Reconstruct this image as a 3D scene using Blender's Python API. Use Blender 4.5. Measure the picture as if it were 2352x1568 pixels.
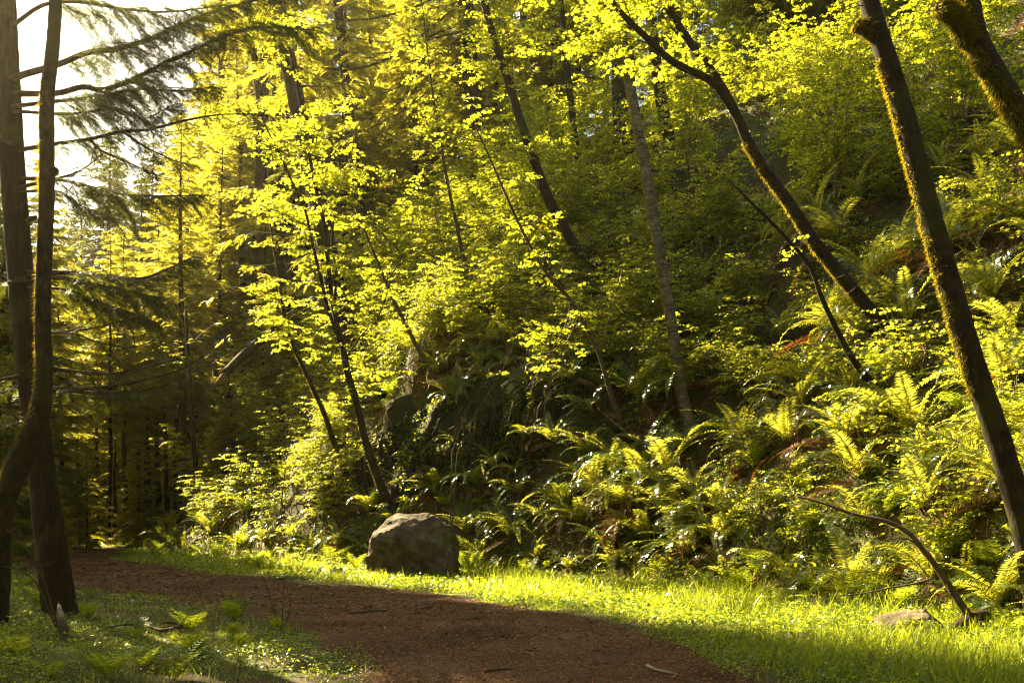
import bpy, math, random
import numpy as np
from mathutils import Vector, Matrix, Quaternion

for o in list(bpy.data.objects):
    bpy.data.objects.remove(o)
scene = bpy.context.scene
C = scene.collection
R = math.radians

# ------------------------------------------------------------------ camera
CAM_H = 1.5
cam_d = bpy.data.cameras.new('camera')
cam = bpy.data.objects.new('camera', cam_d)
C.objects.link(cam)
cam.location = (0, 0, CAM_H)
cam.rotation_euler = (R(90), 0, 0)
cam_d.lens = 35.0
cam_d.sensor_width = 36.0
cam_d.shift_y = 396.0 / 2352.0
cam_d.clip_end = 2000.0
scene.camera = cam
F = 2352 * 35.0 / 36.0          # focal length in the units the layout is measured in
HX, HY = 1176.0, 1180.0         # principal column and horizon line in those units

# ------------------------------------------------------------------ sun, sky, exposure
SUN_AZ, SUN_EL = -42.0, 36.0
world = bpy.data.worlds.new('World')
scene.world = world
world.use_nodes = True
wn = world.node_tree
bg = wn.nodes['Background']
sky = wn.nodes.new('ShaderNodeTexSky')
sky.sky_type = 'NISHITA'
sky.sun_disc = False
sky.sun_elevation = R(SUN_EL)
sky.sun_rotation = R(SUN_AZ)
sky.air_density = 0.8
sky.dust_density = 1.2
sky.ozone_density = 0.2
tint = wn.nodes.new('ShaderNodeMix')          # the warm white balance of the evening
tint.data_type = 'RGBA'
tint.blend_type = 'MULTIPLY'
tint.inputs[0].default_value = 1.0
tint.inputs[7].default_value = (1.0, 0.93, 0.66, 1)
wn.links.new(sky.outputs['Color'], tint.inputs[6])
wn.links.new(tint.outputs[2], bg.inputs['Color'])
bg.inputs['Strength'].default_value = 0.05
sun_dir = Vector((math.sin(R(SUN_AZ)) * math.cos(R(SUN_EL)), math.cos(R(SUN_AZ)) * math.cos(R(SUN_EL)), math.sin(R(SUN_EL))))
sun_d = bpy.data.lights.new('sun', 'SUN')
sun_d.energy = 5.0
sun_d.angle = R(0.5)
sun_d.color = (1.0, 0.83, 0.46)
sun = bpy.data.objects.new('sun', sun_d)
sun.rotation_euler = sun_dir.to_track_quat('Z', 'Y').to_euler()
sun.location = sun_dir * 200
C.objects.link(sun)
vs = scene.view_settings
vs.view_transform = 'Standard'
vs.look = 'None'
vs.gamma = 1.0
vs.use_curve_mapping = False
vs.exposure = 2.9
cy = scene.cycles
cy.max_bounces = 7
cy.diffuse_bounces = 3
cy.glossy_bounces = 2
cy.transmission_bounces = 5
cy.volume_bounces = 0
cy.caustics_reflective = False
cy.caustics_refractive = False
cy.sample_clamp_indirect = 3.0
cy.pixel_filter_type = 'BLACKMAN_HARRIS'
cy.filter_width = 1.2

# ------------------------------------------------------------------ materials
def new_mat(name):
    m = bpy.data.materials.new(name)
    m.use_nodes = True
    nt = m.node_tree
    nt.nodes.clear()
    out = nt.nodes.new('ShaderNodeOutputMaterial')
    return m, nt, out

def N(nt, typ, **kw):
    n = nt.nodes.new(typ)
    for k, v in kw.items():
        setattr(n, k, v)
    return n

def ramp(nt, stops):
    r = nt.nodes.new('ShaderNodeValToRGB')
    e = r.color_ramp.elements
    while len(e) < len(stops):
        e.new(0.5)
    for el, (p, c) in zip(e, stops):
        el.position = p
        el.color = (*c, 1)
    return r

def leaf_mat(name, refl, trans, rough=0.4, spec=0.4, mix=0.5, var=0.35):
    """thin leaf: one part reflects, one part lets light through; each leaf has its own tone"""
    m, nt, out = new_mat(name)
    geo = N(nt, 'ShaderNodeNewGeometry')
    def varied(c, k):
        lo = tuple(x * (1 - var) for x in c)
        hi = (c[0] * (1 + var * 1.25), c[1] * (1 + var * 0.75), c[2] * (1 + var * 0.3))
        r = ramp(nt, [(0.0, lo), (0.5, c), (1.0, hi)])
        nt.links.new(geo.outputs['Random Per Island'], r.inputs['Fac'])
        return r
    p = N(nt, 'ShaderNodeBsdfPrincipled')
    p.inputs['Roughness'].default_value = rough
    p.inputs['Specular IOR Level'].default_value = spec
    t = N(nt, 'ShaderNodeBsdfTranslucent')
    nt.links.new(varied(refl, 0).outputs['Color'], p.inputs['Base Color'])
    nt.links.new(varied(trans, 1).outputs['Color'], t.inputs['Color'])
    mx = N(nt, 'ShaderNodeMixShader')
    mx.inputs['Fac'].default_value = mix
    nt.links.new(p.outputs[0], mx.inputs[1])
    nt.links.new(t.outputs[0], mx.inputs[2])
    nt.links.new(mx.outputs[0], out.inputs['Surface'])
    return m

def rough_mat(name, stops, scale=(1, 1, 1), nscale=6.0, detail=8.0, bump=0.4, dist=0.02, rough=0.9, moss=None, mossamt=0.5, spec=0.2, coord='Object'):
    m, nt, out = new_mat(name)
    tc = N(nt, 'ShaderNodeTexCoord')
    mp = N(nt, 'ShaderNodeMapping')
    mp.inputs['Scale'].default_value = scale
    nt.links.new(tc.outputs[coord], mp.inputs['Vector'])
    no = N(nt, 'ShaderNodeTexNoise')
    no.inputs['Scale'].default_value = nscale
    no.inputs['Detail'].default_value = detail
    no.inputs['Roughness'].default_value = 0.65
    nt.links.new(mp.outputs[0], no.inputs['Vector'])
    r = ramp(nt, stops)
    nt.links.new(no.outputs['Fac'], r.inputs['Fac'])
    col = r.outputs['Color']
    if moss:
        n2 = N(nt, 'ShaderNodeTexNoise')
        n2.inputs['Scale'].default_value = 1.6
        n2.inputs['Detail'].default_value = 6
        nt.links.new(tc.outputs[coord], n2.inputs['Vector'])
        rm = ramp(nt, [(0.62 - 0.3 * mossamt, (0, 0, 0)), (0.75 - 0.3 * mossamt, (1, 1, 1))])
        nt.links.new(n2.outputs['Fac'], rm.inputs['Fac'])
        mx = N(nt, 'ShaderNodeMix', data_type='RGBA')
        nt.links.new(rm.outputs['Color'], mx.inputs[0])
        nt.links.new(col, mx.inputs[6])
        mx.inputs[7].default_value = (*moss, 1)
        col = mx.outputs[2]
    p = N(nt, 'ShaderNodeBsdfPrincipled')
    p.inputs['Roughness'].default_value = rough
    p.inputs['Specular IOR Level'].default_value = spec
    nt.links.new(col, p.inputs['Base Color'])
    b = N(nt, 'ShaderNodeBump')
    b.inputs['Strength'].default_value = bump
    b.inputs['Distance'].default_value = dist
    nt.links.new(no.outputs['Fac'], b.inputs['Height'])
    nt.links.new(b.outputs[0], p.inputs['Normal'])
    nt.links.new(p.outputs[0], out.inputs['Surface'])
    return m

M = {}
M['maple'] = leaf_mat('maple_leaf', (0.050, 0.100, 0.008), (0.60, 0.65, 0.028), rough=0.42, spec=0.35, mix=0.66, var=.5)
M['herb'] = leaf_mat('herb_leaf', (0.050, 0.120, 0.012), (0.56, 0.64, 0.025), rough=0.42, spec=0.4, mix=0.6)
M['fern'] = leaf_mat('fern_frond', (0.045, 0.095, 0.012), (0.62, 0.62, 0.055), rough=0.22, spec=1.0, mix=0.5)
M['ladyfern'] = leaf_mat('soft_fern_frond', (0.045, 0.11, 0.012), (0.46, 0.54, 0.025), rough=0.5, spec=0.3, mix=0.5)
M['deadfern'] = leaf_mat('dead_frond', (0.16, 0.07, 0.02), (0.30, 0.11, 0.015), rough=0.6, spec=0.3, mix=0.4)
M['needle'] = leaf_mat('needles', (0.032, 0.066, 0.013), (0.15, 0.17, 0.010), rough=0.5, spec=0.3, mix=0.45)
M['farneedle'] = leaf_mat('hemlock_needles', (0.035, 0.065, 0.012), (0.52, 0.50, 0.035), rough=0.5, spec=0.3, mix=0.6)
M['grass'] = leaf_mat('grass_blade', (0.055, 0.125, 0.014), (0.44, 0.53, 0.028), rough=0.32, spec=0.6, mix=0.52, var=.6)
M['cover'] = leaf_mat('ground_cover_leaf', (0.100, 0.185, 0.014), (0.40, 0.48, 0.020), rough=0.34, spec=0.5, mix=0.45, var=.5)
M['moss'] = leaf_mat('moss_tuft', (0.09, 0.10, 0.008), (0.40, 0.30, 0.010), rough=0.8, spec=0.1, mix=0.5)
M['litter'] = leaf_mat('dead_leaf', (0.12, 0.065, 0.028), (0.12, 0.05, 0.012), rough=0.75, spec=0.2, mix=0.25, var=0.5)
M['chip'] = leaf_mat('path_chip', (0.20, 0.110, 0.058), (0.05, 0.03, 0.01), rough=0.8, spec=0.15, mix=0.1, var=0.9)
M['bark'] = rough_mat('dark_furrowed_bark', [(0.30, (0.008, 0.005, 0.003)), (0.55, (0.032, 0.018, 0.010)), (0.75, (0.080, 0.048, 0.030))], scale=(9, 9, 1.1), nscale=2.2, bump=0.9, dist=0.05, moss=(0.05, 0.055, 0.012), mossamt=0.25)
M['mossbark'] = rough_mat('mossy_bark', [(0.32, (0.008, 0.005, 0.003)), (0.55, (0.030, 0.019, 0.011)), (0.75, (0.085, 0.058, 0.036))], scale=(3, 3, 1.5), nscale=4.0, bump=0.7, dist=0.03, moss=(0.038, 0.036, 0.008), mossamt=0.4)
M['alder'] = rough_mat('pale_alder_bark', [(0.30, (0.022, 0.016, 0.011)), (0.46, (0.11, 0.088, 0.066)), (0.72, (0.27, 0.225, 0.175))], scale=(2, 2, 5), nscale=2.4, bump=0.35, dist=0.02, moss=(0.075, 0.08, 0.018), mossamt=0.35)
M['twig'] = rough_mat('twig_bark', [(0.3, (0.045, 0.03, 0.018)), (0.7, (0.13, 0.09, 0.055))], nscale=9, bump=0.3, dist=0.01)
M['palestem'] = rough_mat('pale_stem', [(0.3, (0.12, 0.095, 0.06)), (0.7, (0.30, 0.24, 0.16))], nscale=9, bump=0.2, dist=0.01, rough=0.5, spec=0.4)
M['rawwood'] = rough_mat('torn_wood', [(0.3, (0.22, 0.09, 0.03)), (0.7, (0.40, 0.19, 0.07))], scale=(8, 8, 1), nscale=3, bump=0.6)
M['stone'] = rough_mat('grey_brown_stone', [(0.28, (0.020, 0.013, 0.009)), (0.45, (0.10, 0.070, 0.052)), (0.6, (0.17, 0.128, 0.100)), (0.75, (0.29, 0.235, 0.190))], nscale=2.6, detail=14, bump=1.0, dist=0.16, rough=0.85, moss=(0.08, 0.085, 0.02), mossamt=0.12)
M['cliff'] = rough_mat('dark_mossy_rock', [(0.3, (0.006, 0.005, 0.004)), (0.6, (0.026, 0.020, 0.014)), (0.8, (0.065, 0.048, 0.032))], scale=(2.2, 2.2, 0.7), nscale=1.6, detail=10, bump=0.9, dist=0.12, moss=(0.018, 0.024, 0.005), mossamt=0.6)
M['soil'] = rough_mat('forest_soil', [(0.25, (0.018, 0.012, 0.007)), (0.5, (0.06, 0.038, 0.02)), (0.75, (0.12, 0.075, 0.035))], nscale=3.5, detail=12, bump=0.8, dist=0.08, moss=(0.045, 0.055, 0.010), mossamt=0.7)
def path_mat():
    m, nt, out = new_mat('bark_chip_path')
    tc = N(nt, 'ShaderNodeTexCoord')
    v = N(nt, 'ShaderNodeTexVoronoi')
    v.inputs['Scale'].default_value = 38
    n1 = N(nt, 'ShaderNodeTexNoise')
    n1.inputs['Scale'].default_value = 60
    n1.inputs['Detail'].default_value = 6
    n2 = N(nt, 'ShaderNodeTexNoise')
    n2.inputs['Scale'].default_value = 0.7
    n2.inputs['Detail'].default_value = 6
    for n in (v, n1, n2):
        nt.links.new(tc.outputs['Object'], n.inputs['Vector'])
    r1 = ramp(nt, [(0.30, (0.028, 0.013, 0.009)), (0.5, (0.125, 0.066, 0.043)), (0.72, (0.30, 0.190, 0.130))])
    nt.links.new(n1.outputs['Fac'], r1.inputs['Fac'])
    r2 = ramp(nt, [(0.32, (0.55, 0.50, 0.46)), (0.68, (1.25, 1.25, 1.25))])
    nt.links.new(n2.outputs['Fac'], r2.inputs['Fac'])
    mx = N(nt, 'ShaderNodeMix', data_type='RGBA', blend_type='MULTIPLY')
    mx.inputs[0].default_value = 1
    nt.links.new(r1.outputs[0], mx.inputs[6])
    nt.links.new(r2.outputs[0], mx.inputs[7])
    p = N(nt, 'ShaderNodeBsdfPrincipled')
    p.inputs['Roughness'].default_value = 0.9
    p.inputs['Specular IOR Level'].default_value = 0.05
    nt.links.new(mx.outputs[2], p.inputs['Base Color'])
    b = N(nt, 'ShaderNodeBump')
    b.inputs['Strength'].default_value = 0.9
    b.inputs['Distance'].default_value = 0.03
    ad = N(nt, 'ShaderNodeMath', operation='ADD')
    nt.links.new(v.outputs['Distance'], ad.inputs[0])
    nt.links.new(n1.outputs['Fac'], ad.inputs[1])
    nt.links.new(ad.outputs[0], b.inputs['Height'])
    nt.links.new(b.outputs[0], p.inputs['Normal'])
    nt.links.new(p.outputs[0], out.inputs['Surface'])
    return m
M['path'] = path_mat()

# ------------------------------------------------------------------ mesh helpers
rng = np.random.default_rng(7)

class MB:
    def __init__(s):
        s.v, s.f, s.n = [], [], 0
    def add(s, verts, faces, mi=0):
        """verts (n,3); faces: list of (m,k) int arrays"""
        verts = np.asarray(verts, float)
        for f in (faces if isinstance(faces, list) else [faces]):
            s.f.append((np.asarray(f, np.int64) + s.n, mi))
        s.v.append(verts)
        s.n += len(verts)
    def mesh(s, name, mats, smooth=True):
        me = bpy.data.meshes.new(name)
        v = np.concatenate(s.v).astype(np.float32)
        me.vertices.add(len(v))
        me.vertices.foreach_set('co', v.ravel())
        loops = np.concatenate([f.ravel() for f, _ in s.f]).astype(np.int32)
        sizes = np.concatenate([np.full(len(f), f.shape[1]) for f, _ in s.f])
        mi = np.concatenate([np.full(len(f), k) for f, k in s.f]).astype(np.int32)
        starts = np.concatenate([[0], np.cumsum(sizes)[:-1]]).astype(np.int32)
        me.loops.add(len(loops))
        me.loops.foreach_set('vertex_index', loops)
        me.polygons.add(len(sizes))
        me.polygons.foreach_set('loop_start', starts)
        me.polygons.foreach_set('material_index', mi)
        me.polygons.foreach_set('use_smooth', np.full(len(sizes), bool(smooth)))
        for m in (mats if isinstance(mats, (list, tuple)) else [mats]):
            me.materials.append(m)
        me.update(calc_edges=True)
        return me
    def build(s, name, mats, parent=None, smooth=True):
        o = bpy.data.objects.new(name, s.mesh(name, mats, smooth))
        C.objects.link(o)
        if parent is not None:
            o.parent = parent
        return o

def nrm(a):
    a = np.asarray(a, float)
    return a / np.maximum(np.linalg.norm(a, axis=-1, keepdims=True), 1e-9)

def crom(pts, k=6):
    """Catmull-Rom through the points"""
    p = np.asarray(pts, float)
    if len(p) < 3:
        t = np.linspace(0, 1, k + 1)[:, None]
        return p[0] * (1 - t) + p[-1] * t
    q = np.vstack([2 * p[0] - p[1], p, 2 * p[-1] - p[-2]])
    out = []
    for i in range(len(p) - 1):
        a, b, c, d = q[i:i + 4]
        for t in np.linspace(0, 1, k, endpoint=False):
            out.append(0.5 * ((2 * b) + (c - a) * t + (2 * a - 5 * b + 4 * c - d) * t * t + (3 * b - a - 3 * c + d) * t ** 3))
    out.append(p[-1])
    return np.array(out)

def frames(pts):
    p = np.asarray(pts, float)
    t = nrm(np.gradient(p, axis=0))
    ref = np.array([0.31, 0.95, 0.05]) if abs(t[:, 1]).mean() < 0.8 else np.array([1.0, 0.1, 0.2])
    u = nrm(np.cross(t, ref))
    w = np.cross(t, u)
    return t, u, w

def tube(mb, pts, rad, n=6, rough=0.0, mi=0, seed=0):
    p = np.asarray(pts, float)
    m = len(p)
    rad = np.broadcast_to(np.asarray(rad, float), (m,)) if np.ndim(rad) == 0 else np.asarray(rad, float)
    t, u, w = frames(p)
    a = np.linspace(0, 2 * math.pi, n, endpoint=False)
    rr = rad[:, None] * np.ones((1, n))
    if rough:
        g = np.random.default_rng(seed + m)
        lobes = sum(g.normal(0, 1) * np.cos(k * a[None] + g.uniform(0, 6.28) + np.linspace(0, g.uniform(-3, 3), m)[:, None]) / k for k in (2, 3, 5, 7))
        rr = rr * (1 + rough * lobes * 0.5 + rough * g.normal(0, 0.35, (m, n)))
    v = p[:, None] + rr[..., None] * (np.cos(a)[None, :, None] * u[:, None] + np.sin(a)[None, :, None] * w[:, None])
    i = np.arange(m - 1)[:, None] * n
    j = np.arange(n)[None]
    k = (j + 1) % n
    q = np.stack([i + j, i + k, i + n + k, i + n + j], -1).reshape(-1, 4)
    mb.add(v.reshape(-1, 3), [q, np.arange(n)[None, ::-1], (np.arange(n) + (m - 1) * n)[None]], mi)

def inst(mb, tv, tfs, pos, fwd, nor, scale, mi=0):
    """copies of a small template (x side, y forward, z normal) into one mesh"""
    pos = np.asarray(pos, float)
    n = len(pos)
    if n == 0:
        return
    fwd = nrm(fwd)
    side = nrm(np.cross(fwd, nor))
    up = np.cross(side, fwd)
    sc = np.broadcast_to(np.asarray(scale, float), (n,)) if np.ndim(scale) < 2 else None
    Fm = np.stack([side, fwd, up], 1)                    # n,3axes,3
    if sc is not None:
        loc = tv[None] * sc[:, None, None]
    else:
        loc = tv[None] * np.asarray(scale)[:, None, :]
    v = pos[:, None] + np.einsum('nka,nab->nkb', loc, Fm)
    k = len(tv)
    off = (np.arange(n) * k)[:, None, None]
    mb.add(v.reshape(-1, 3), [(np.asarray(f)[None] + off).reshape(-1, np.asarray(f).shape[1]) for f in tfs], mi)

MAPLE_V = np.array([(0, 0, 0), (.36, .02, -.05), (.31, .27, -.02), (.60, .52, -.13), (.27, .62, -.05), (0, 1, -.14),
                    (-.36, .02, -.05), (-.31, .27, -.02), (-.60, .52, -.13), (-.27, .62, -.05)], float)
MAPLE_F = [np.array([[0, 1, 2, 3, 4, 5], [0, 5, 9, 8, 7, 6]])]
OVAL_V = np.array([(0, 0, 0), (.26, .25, -.04), (.30, .55, -.06), (0, 1, -.12), (-.26, .25, -.04), (-.30, .55, -.06)], float)
OVAL_F = [np.array([[0, 1, 2, 3], [0, 3, 5, 4]])]
KITE_V = np.array([(0, 0, 0), (.5, .4, 0), (0, 1, 0), (-.5, .4, 0)], float)
KITE_F = [np.array([[0, 1, 2, 3]])]
BLADE_V = np.array([(-.5, 0, 0), (.5, 0, 0), (.38, .45, .06), (-.38, .45, .06), (.2, .8, .22), (-.2, .8, .22), (0, 1, .40)], float)
BLADE_F = [np.array([[0, 1, 2, 3], [3, 2, 4, 5]]), np.array([[5, 4, 6]])]

def uv_noise(x, y, seed=0):
    """smooth value noise in -1..1"""
    xi, yi = np.floor(x).astype(np.int64), np.floor(y).astype(np.int64)
    fx, fy = x - xi, y - yi
    fx, fy = fx * fx * (3 - 2 * fx), fy * fy * (3 - 2 * fy)
    def h(i, j):
        k = (i * 374761393 + j * 668265263 + seed * 1442695041) & 0xffffffff
        k = ((k ^ (k >> 13)) * 1274126177) & 0xffffffff
        return ((k ^ (k >> 16)) & 0xffff) / 32767.5 - 1
    return (h(xi, yi) * (1 - fx) + h(xi + 1, yi) * fx) * (1 - fy) + (h(xi, yi + 1) * (1 - fx) + h(xi + 1, yi + 1) * fx) * fy

def fbm(x, y, seed=0, o=4):
    return sum(uv_noise(x * 2 ** i + 17.3 * i, y * 2 ** i - 9.1 * i, seed + i) * 0.5 ** i for i in range(o))

# ------------------------------------------------------------------ terrain
TOE = np.array([(30, -25), (15, 0), (9.2, 7), (6.5, 12.7), (5.4, 17.1), (3.1, 22.1), (-1.45, 26.4), (-7.4, 30.6), (-12.4, 36.5), (-16.2, 44), (-19, 60), (-12, 95), (10, 160)], float)

def toe_s(x, y):
    """signed distance from the foot of the slope, uphill positive"""
    x, y = np.asarray(x, float), np.asarray(y, float)
    best = np.full(x.shape, 1e9)
    for a, b in zip(TOE[:-1], TOE[1:]):
        d = b - a
        t = np.clip(((x - a[0]) * d[0] + (y - a[1]) * d[1]) / (d @ d), 0, 1)
        best = np.minimum(best, np.hypot(x - a[0] - t * d[0], y - a[1] - t * d[1]))
    poly = np.vstack([TOE, [(300, 160), (300, -25)]])
    inside = np.zeros(x.shape, bool)
    for (x0, y0), (x1, y1) in zip(poly, np.roll(poly, -1, 0)):
        c = (y0 > y) != (y1 > y)
        with np.errstate(divide='ignore', invalid='ignore'):
            xx = (x1 - x0) * (y - y0) / (y1 - y0 if y1 != y0 else 1e-9) + x0
        inside ^= c & (x < xx)
    return np.where(inside, best, -best)

def sstep(a, b, t):
    t = np.clip((t - a) / (b - a), 0, 1)
    return t * t * (3 - 2 * t)

def ground(x, y):
    x, y = np.asarray(x, float), np.asarray(y, float)
    s = toe_s(x, y)
    flat = 0.05 * fbm(x * .35, y * .35, 3) * sstep(0.3, 3, -s + 2.0)
    flat = flat + 0.16 * sstep(-3.0, -9.0, x + 0.28 * (y - 9)) * (1 - sstep(16, 20, y)) * (0.6 + 0.6 * fbm(x * .6, y * .6, 8))
    p = np.maximum(s, 0)
    p1 = np.minimum(p, 8.0)
    h = 1.25 * p1 * sstep(-0.2, 1.4, p) + 0.80 * np.clip(p - 8.0, 0, 45)
    h = h + sstep(0.3, 3.0, p) * (0.55 * fbm(x * .33, y * .33, 11) + 0.20 * fbm(x * 1.3, y * 1.3, 21) + .10 * fbm(x * 3.7, y * 3.7, 22, 3))
    # the rock step by the boulder
    m = sstep(-4.6, -2.8, x) * (1 - sstep(0.6, 2.6, x)) * (y > 18) * (y < 33)
    h = h + m * (2.5 * sstep(2.2, 2.7, s + 0.4 * fbm(x * .8, y * .8, 31)) - 1.9 * sstep(3.2, 8.5, p))
    return flat + h

def G(x, y):
    return float(ground(np.array([x]), np.array([y]))[0])

def px(x, y, d):
    """where a point seen at (x, y) stands when it is d metres ahead"""
    return np.array([(x - HX) / F * d, d, CAM_H + (HY - y) / F * d])

def hit(x, y):
    d = np.arange(6, 130, .05)
    X, Z = (x - HX) / F * d, CAM_H + (HY - y) / F * d
    below = Z <= ground(X, d)
    k = int(np.argmax(below)) if below.any() else len(d) - 1
    return px(x, y, d[k])

def seen(p):
    """the layout coordinates of a world point"""
    return HX + p[0] / p[1] * F, HY - (p[2] - CAM_H) / p[1] * F

def axis(lo, hi, fine_lo, fine_hi, fine, g=1.12, most=12):
    a = list(np.arange(fine_lo, fine_hi, fine))
    st = fine
    x = a[-1]
    while x < hi:
        st = min(st * g, most); x += st; a.append(x)
    st, x = fine, a[0]
    while x > lo:
        st = min(st * g, most); x -= st; a.insert(0, x)
    return np.array(a)
gx = axis(-500, 400, -16, 20, .22)
gy = axis(-60, 900, 5, 46, .22)
XX, YY = np.meshgrid(gx, gy)
ZZ = ground(XX, YY)
tb = MB()
nx, ny = len(gx), len(gy)
ii = (np.arange(ny - 1)[:, None] * nx + np.arange(nx - 1)[None])
tb.add(np.stack([XX, YY, ZZ], -1).reshape(-1, 3), np.stack([ii, ii + 1, ii + nx + 1, ii + nx], -1).reshape(-1, 4))
go = tb.build('ground', M['soil'])
go['kind'] = 'structure'

# path: two edges, closed into a sheet that lies just above the ground
PR = crom([(3.9, 4), (2.25, 8.2), (1.42, 12.7), (-.57, 17.3), (-2.8, 20.2), (-5.7, 22.4), (-8.0, 25.4), (-11.0, 29.5), (-13.3, 33.0), (-15.2, 38), (-16.4, 45)], 10)
PL = crom([(-.3, 4), (-1.05, 8.2), (-2.15, 11.8), (-3.45, 14.3), (-5.5, 16.9), (-7.6, 18.8), (-9.6, 21.0), (-13.0, 26.5), (-15.6, 31.5), (-17.6, 37), (-19, 45)], 10)
pm = 26
rows = []
for k, (l, r) in enumerate(zip(PL, PR)):
    t = np.linspace(-0.04, 1.04, pm)[:, None]
    q = l * (1 - t) + r * t
    q[0] += 0.12 * rng.normal(0, 1, 2); q[-1] += 0.12 * rng.normal(0, 1, 2)
    rows.append(q)
rows = np.array(rows)
pz = ground(rows[..., 0], rows[..., 1]) + 0.025
pz[:, 0] -= .03; pz[:, -1] -= .03
pb = MB()
ii = (np.arange(len(rows) - 1)[:, None] * pm + np.arange(pm - 1)[None])
pb.add(np.concatenate([rows, pz[..., None]], -1).reshape(-1, 3), np.stack([ii, ii + 1, ii + pm + 1, ii + pm], -1).reshape(-1, 4))
po = pb.build('path', M['path'])
po['kind'] = 'structure'

PPOLY = np.vstack([PL, PR[::-1]])
def on_path(x, y, grow=0.0):
    """how far inside the path a point lies, by comparing with its edges at the same distance along"""
    x, y = np.asarray(x, float), np.asarray(y, float)
    inside = np.zeros(x.shape, bool)
    for (x0, y0), (x1, y1) in zip(PPOLY, np.roll(PPOLY, -1, 0)):
        c = (y0 > y) != (y1 > y)
        xx = (x1 - x0) * (y - y0) / (y1 - y0 if y1 != y0 else 1e-9) + x0
        inside ^= c & (x < xx)
    return inside
def edge_dist(x, y):
    x, y = np.asarray(x, float), np.asarray(y, float)
    best = np.full(x.shape, 1e9)
    for P in (PL, PR):
        for a, b in zip(P[:-1:2], P[2::2]):
            d = b - a
            t = np.clip(((x - a[0]) * d[0] + (y - a[1]) * d[1]) / (d @ d), 0, 1)
            best = np.minimum(best, np.hypot(x - a[0] - t * d[0], y - a[1] - t * d[1]))
    return best

# ------------------------------------------------------------------ objects: naming helpers
def tag(o, label=None, cat=None, group=None, kind=None):
    if label: o['label'] = label
    if cat: o['category'] = cat
    if group: o['group'] = group
    if kind: o['kind'] = kind
    return o

def empty(name, loc=(0, 0, 0)):
    o = bpy.data.objects.new(name, None)
    o.empty_display_size = 0.2
    o.location = loc
    C.objects.link(o)
    return o

def copy_tree(o, parent=None):
    c = o.copy()
    C.objects.link(c)
    c.parent = parent
    for ch in o.children:
        copy_tree(ch, c)
    return c

# ------------------------------------------------------------------ plant builders
def lateral_sprays(leafpos, leaffwd, leafnor, tb, base, dirn, L, g, leaf_gap=.075, depth=0, r0=.006):
    """a flat, slightly drooping twig with opposite leaves; side twigs lie in the same layer"""
    n = max(4, int(L / .12))
    t = np.linspace(0, 1, n)
    d = nrm(dirn)
    side = nrm(np.cross(d, (0, 0, 1)))
    bend = g.normal(0, .12)
    pts = base + d * (t * L)[:, None] + side * (bend * L * t ** 2)[:, None] + np.array([0, 0, -1.0]) * (.16 * L * t ** 2)[:, None] + np.array([0, 0, 1.0]) * (.06 * L * np.sin(3 * t))[:, None]
    if depth < 2:
        tube(tb, pts, np.linspace(r0, r0 * .4, n), 3, mi=1)
    m = max(2, int(L / leaf_gap))
    tt = np.linspace(.18, 1, m)
    q = np.stack([np.interp(tt, t, pts[:, k]) for k in range(3)], 1)
    for sg in (-1, 1):
        f = d * .55 + side * sg * g.uniform(.6, 1.1, (m, 1)) + np.array([0, 0, -1.0]) * g.uniform(.05, .75, (m, 1)) + g.normal(0, .22, (m, 3))
        leafpos.append(q + f * .02)
        leaffwd.append(f)
        leafnor.append(np.array([0, 0, 1.0]) + g.normal(0, .38, (m, 3)) + f * 0.3)
    leafpos.append(q[-1:]); leaffwd.append((d + np.array([0, 0, -.4]))[None]); leafnor.append(np.array([[0, 0, 1.0]]))
    if depth < 1 and L > .35:
        for k in range(int(L / .2)):
            a = g.uniform(.2, .9)
            b = np.array([np.interp(a, t, pts[:, j]) for j in range(3)])
            sg = 1 if k % 2 else -1
            lateral_sprays(leafpos, leaffwd, leafnor, tb, b, d * .7 + side * sg * .8 + g.normal(0, .08, 3), L * g.uniform(.3, .55) * (1.1 - a * .6), g, leaf_gap, depth + 1, r0 * .6)

def leaves_mesh(lp, lf, ln, size, g, name, parent, mat, tv=MAPLE_V, tf=MAPLE_F, keep=1.0, mb=None):
    mb = mb or MB()
    if not lp:
        return mb.build(name, mat, parent, smooth=False)
    lp, lf, ln = np.concatenate(lp), np.concatenate(lf), np.concatenate(ln)
    if keep < 1:
        k = g.random(len(lp)) < keep
        lp, lf, ln = lp[k], lf[k], ln[k]
    inst(mb, tv, tf, lp, lf, ln, size * g.uniform(.6, 1.25, len(lp)))
    return mb.build(name, mat, parent, smooth=False)

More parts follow.
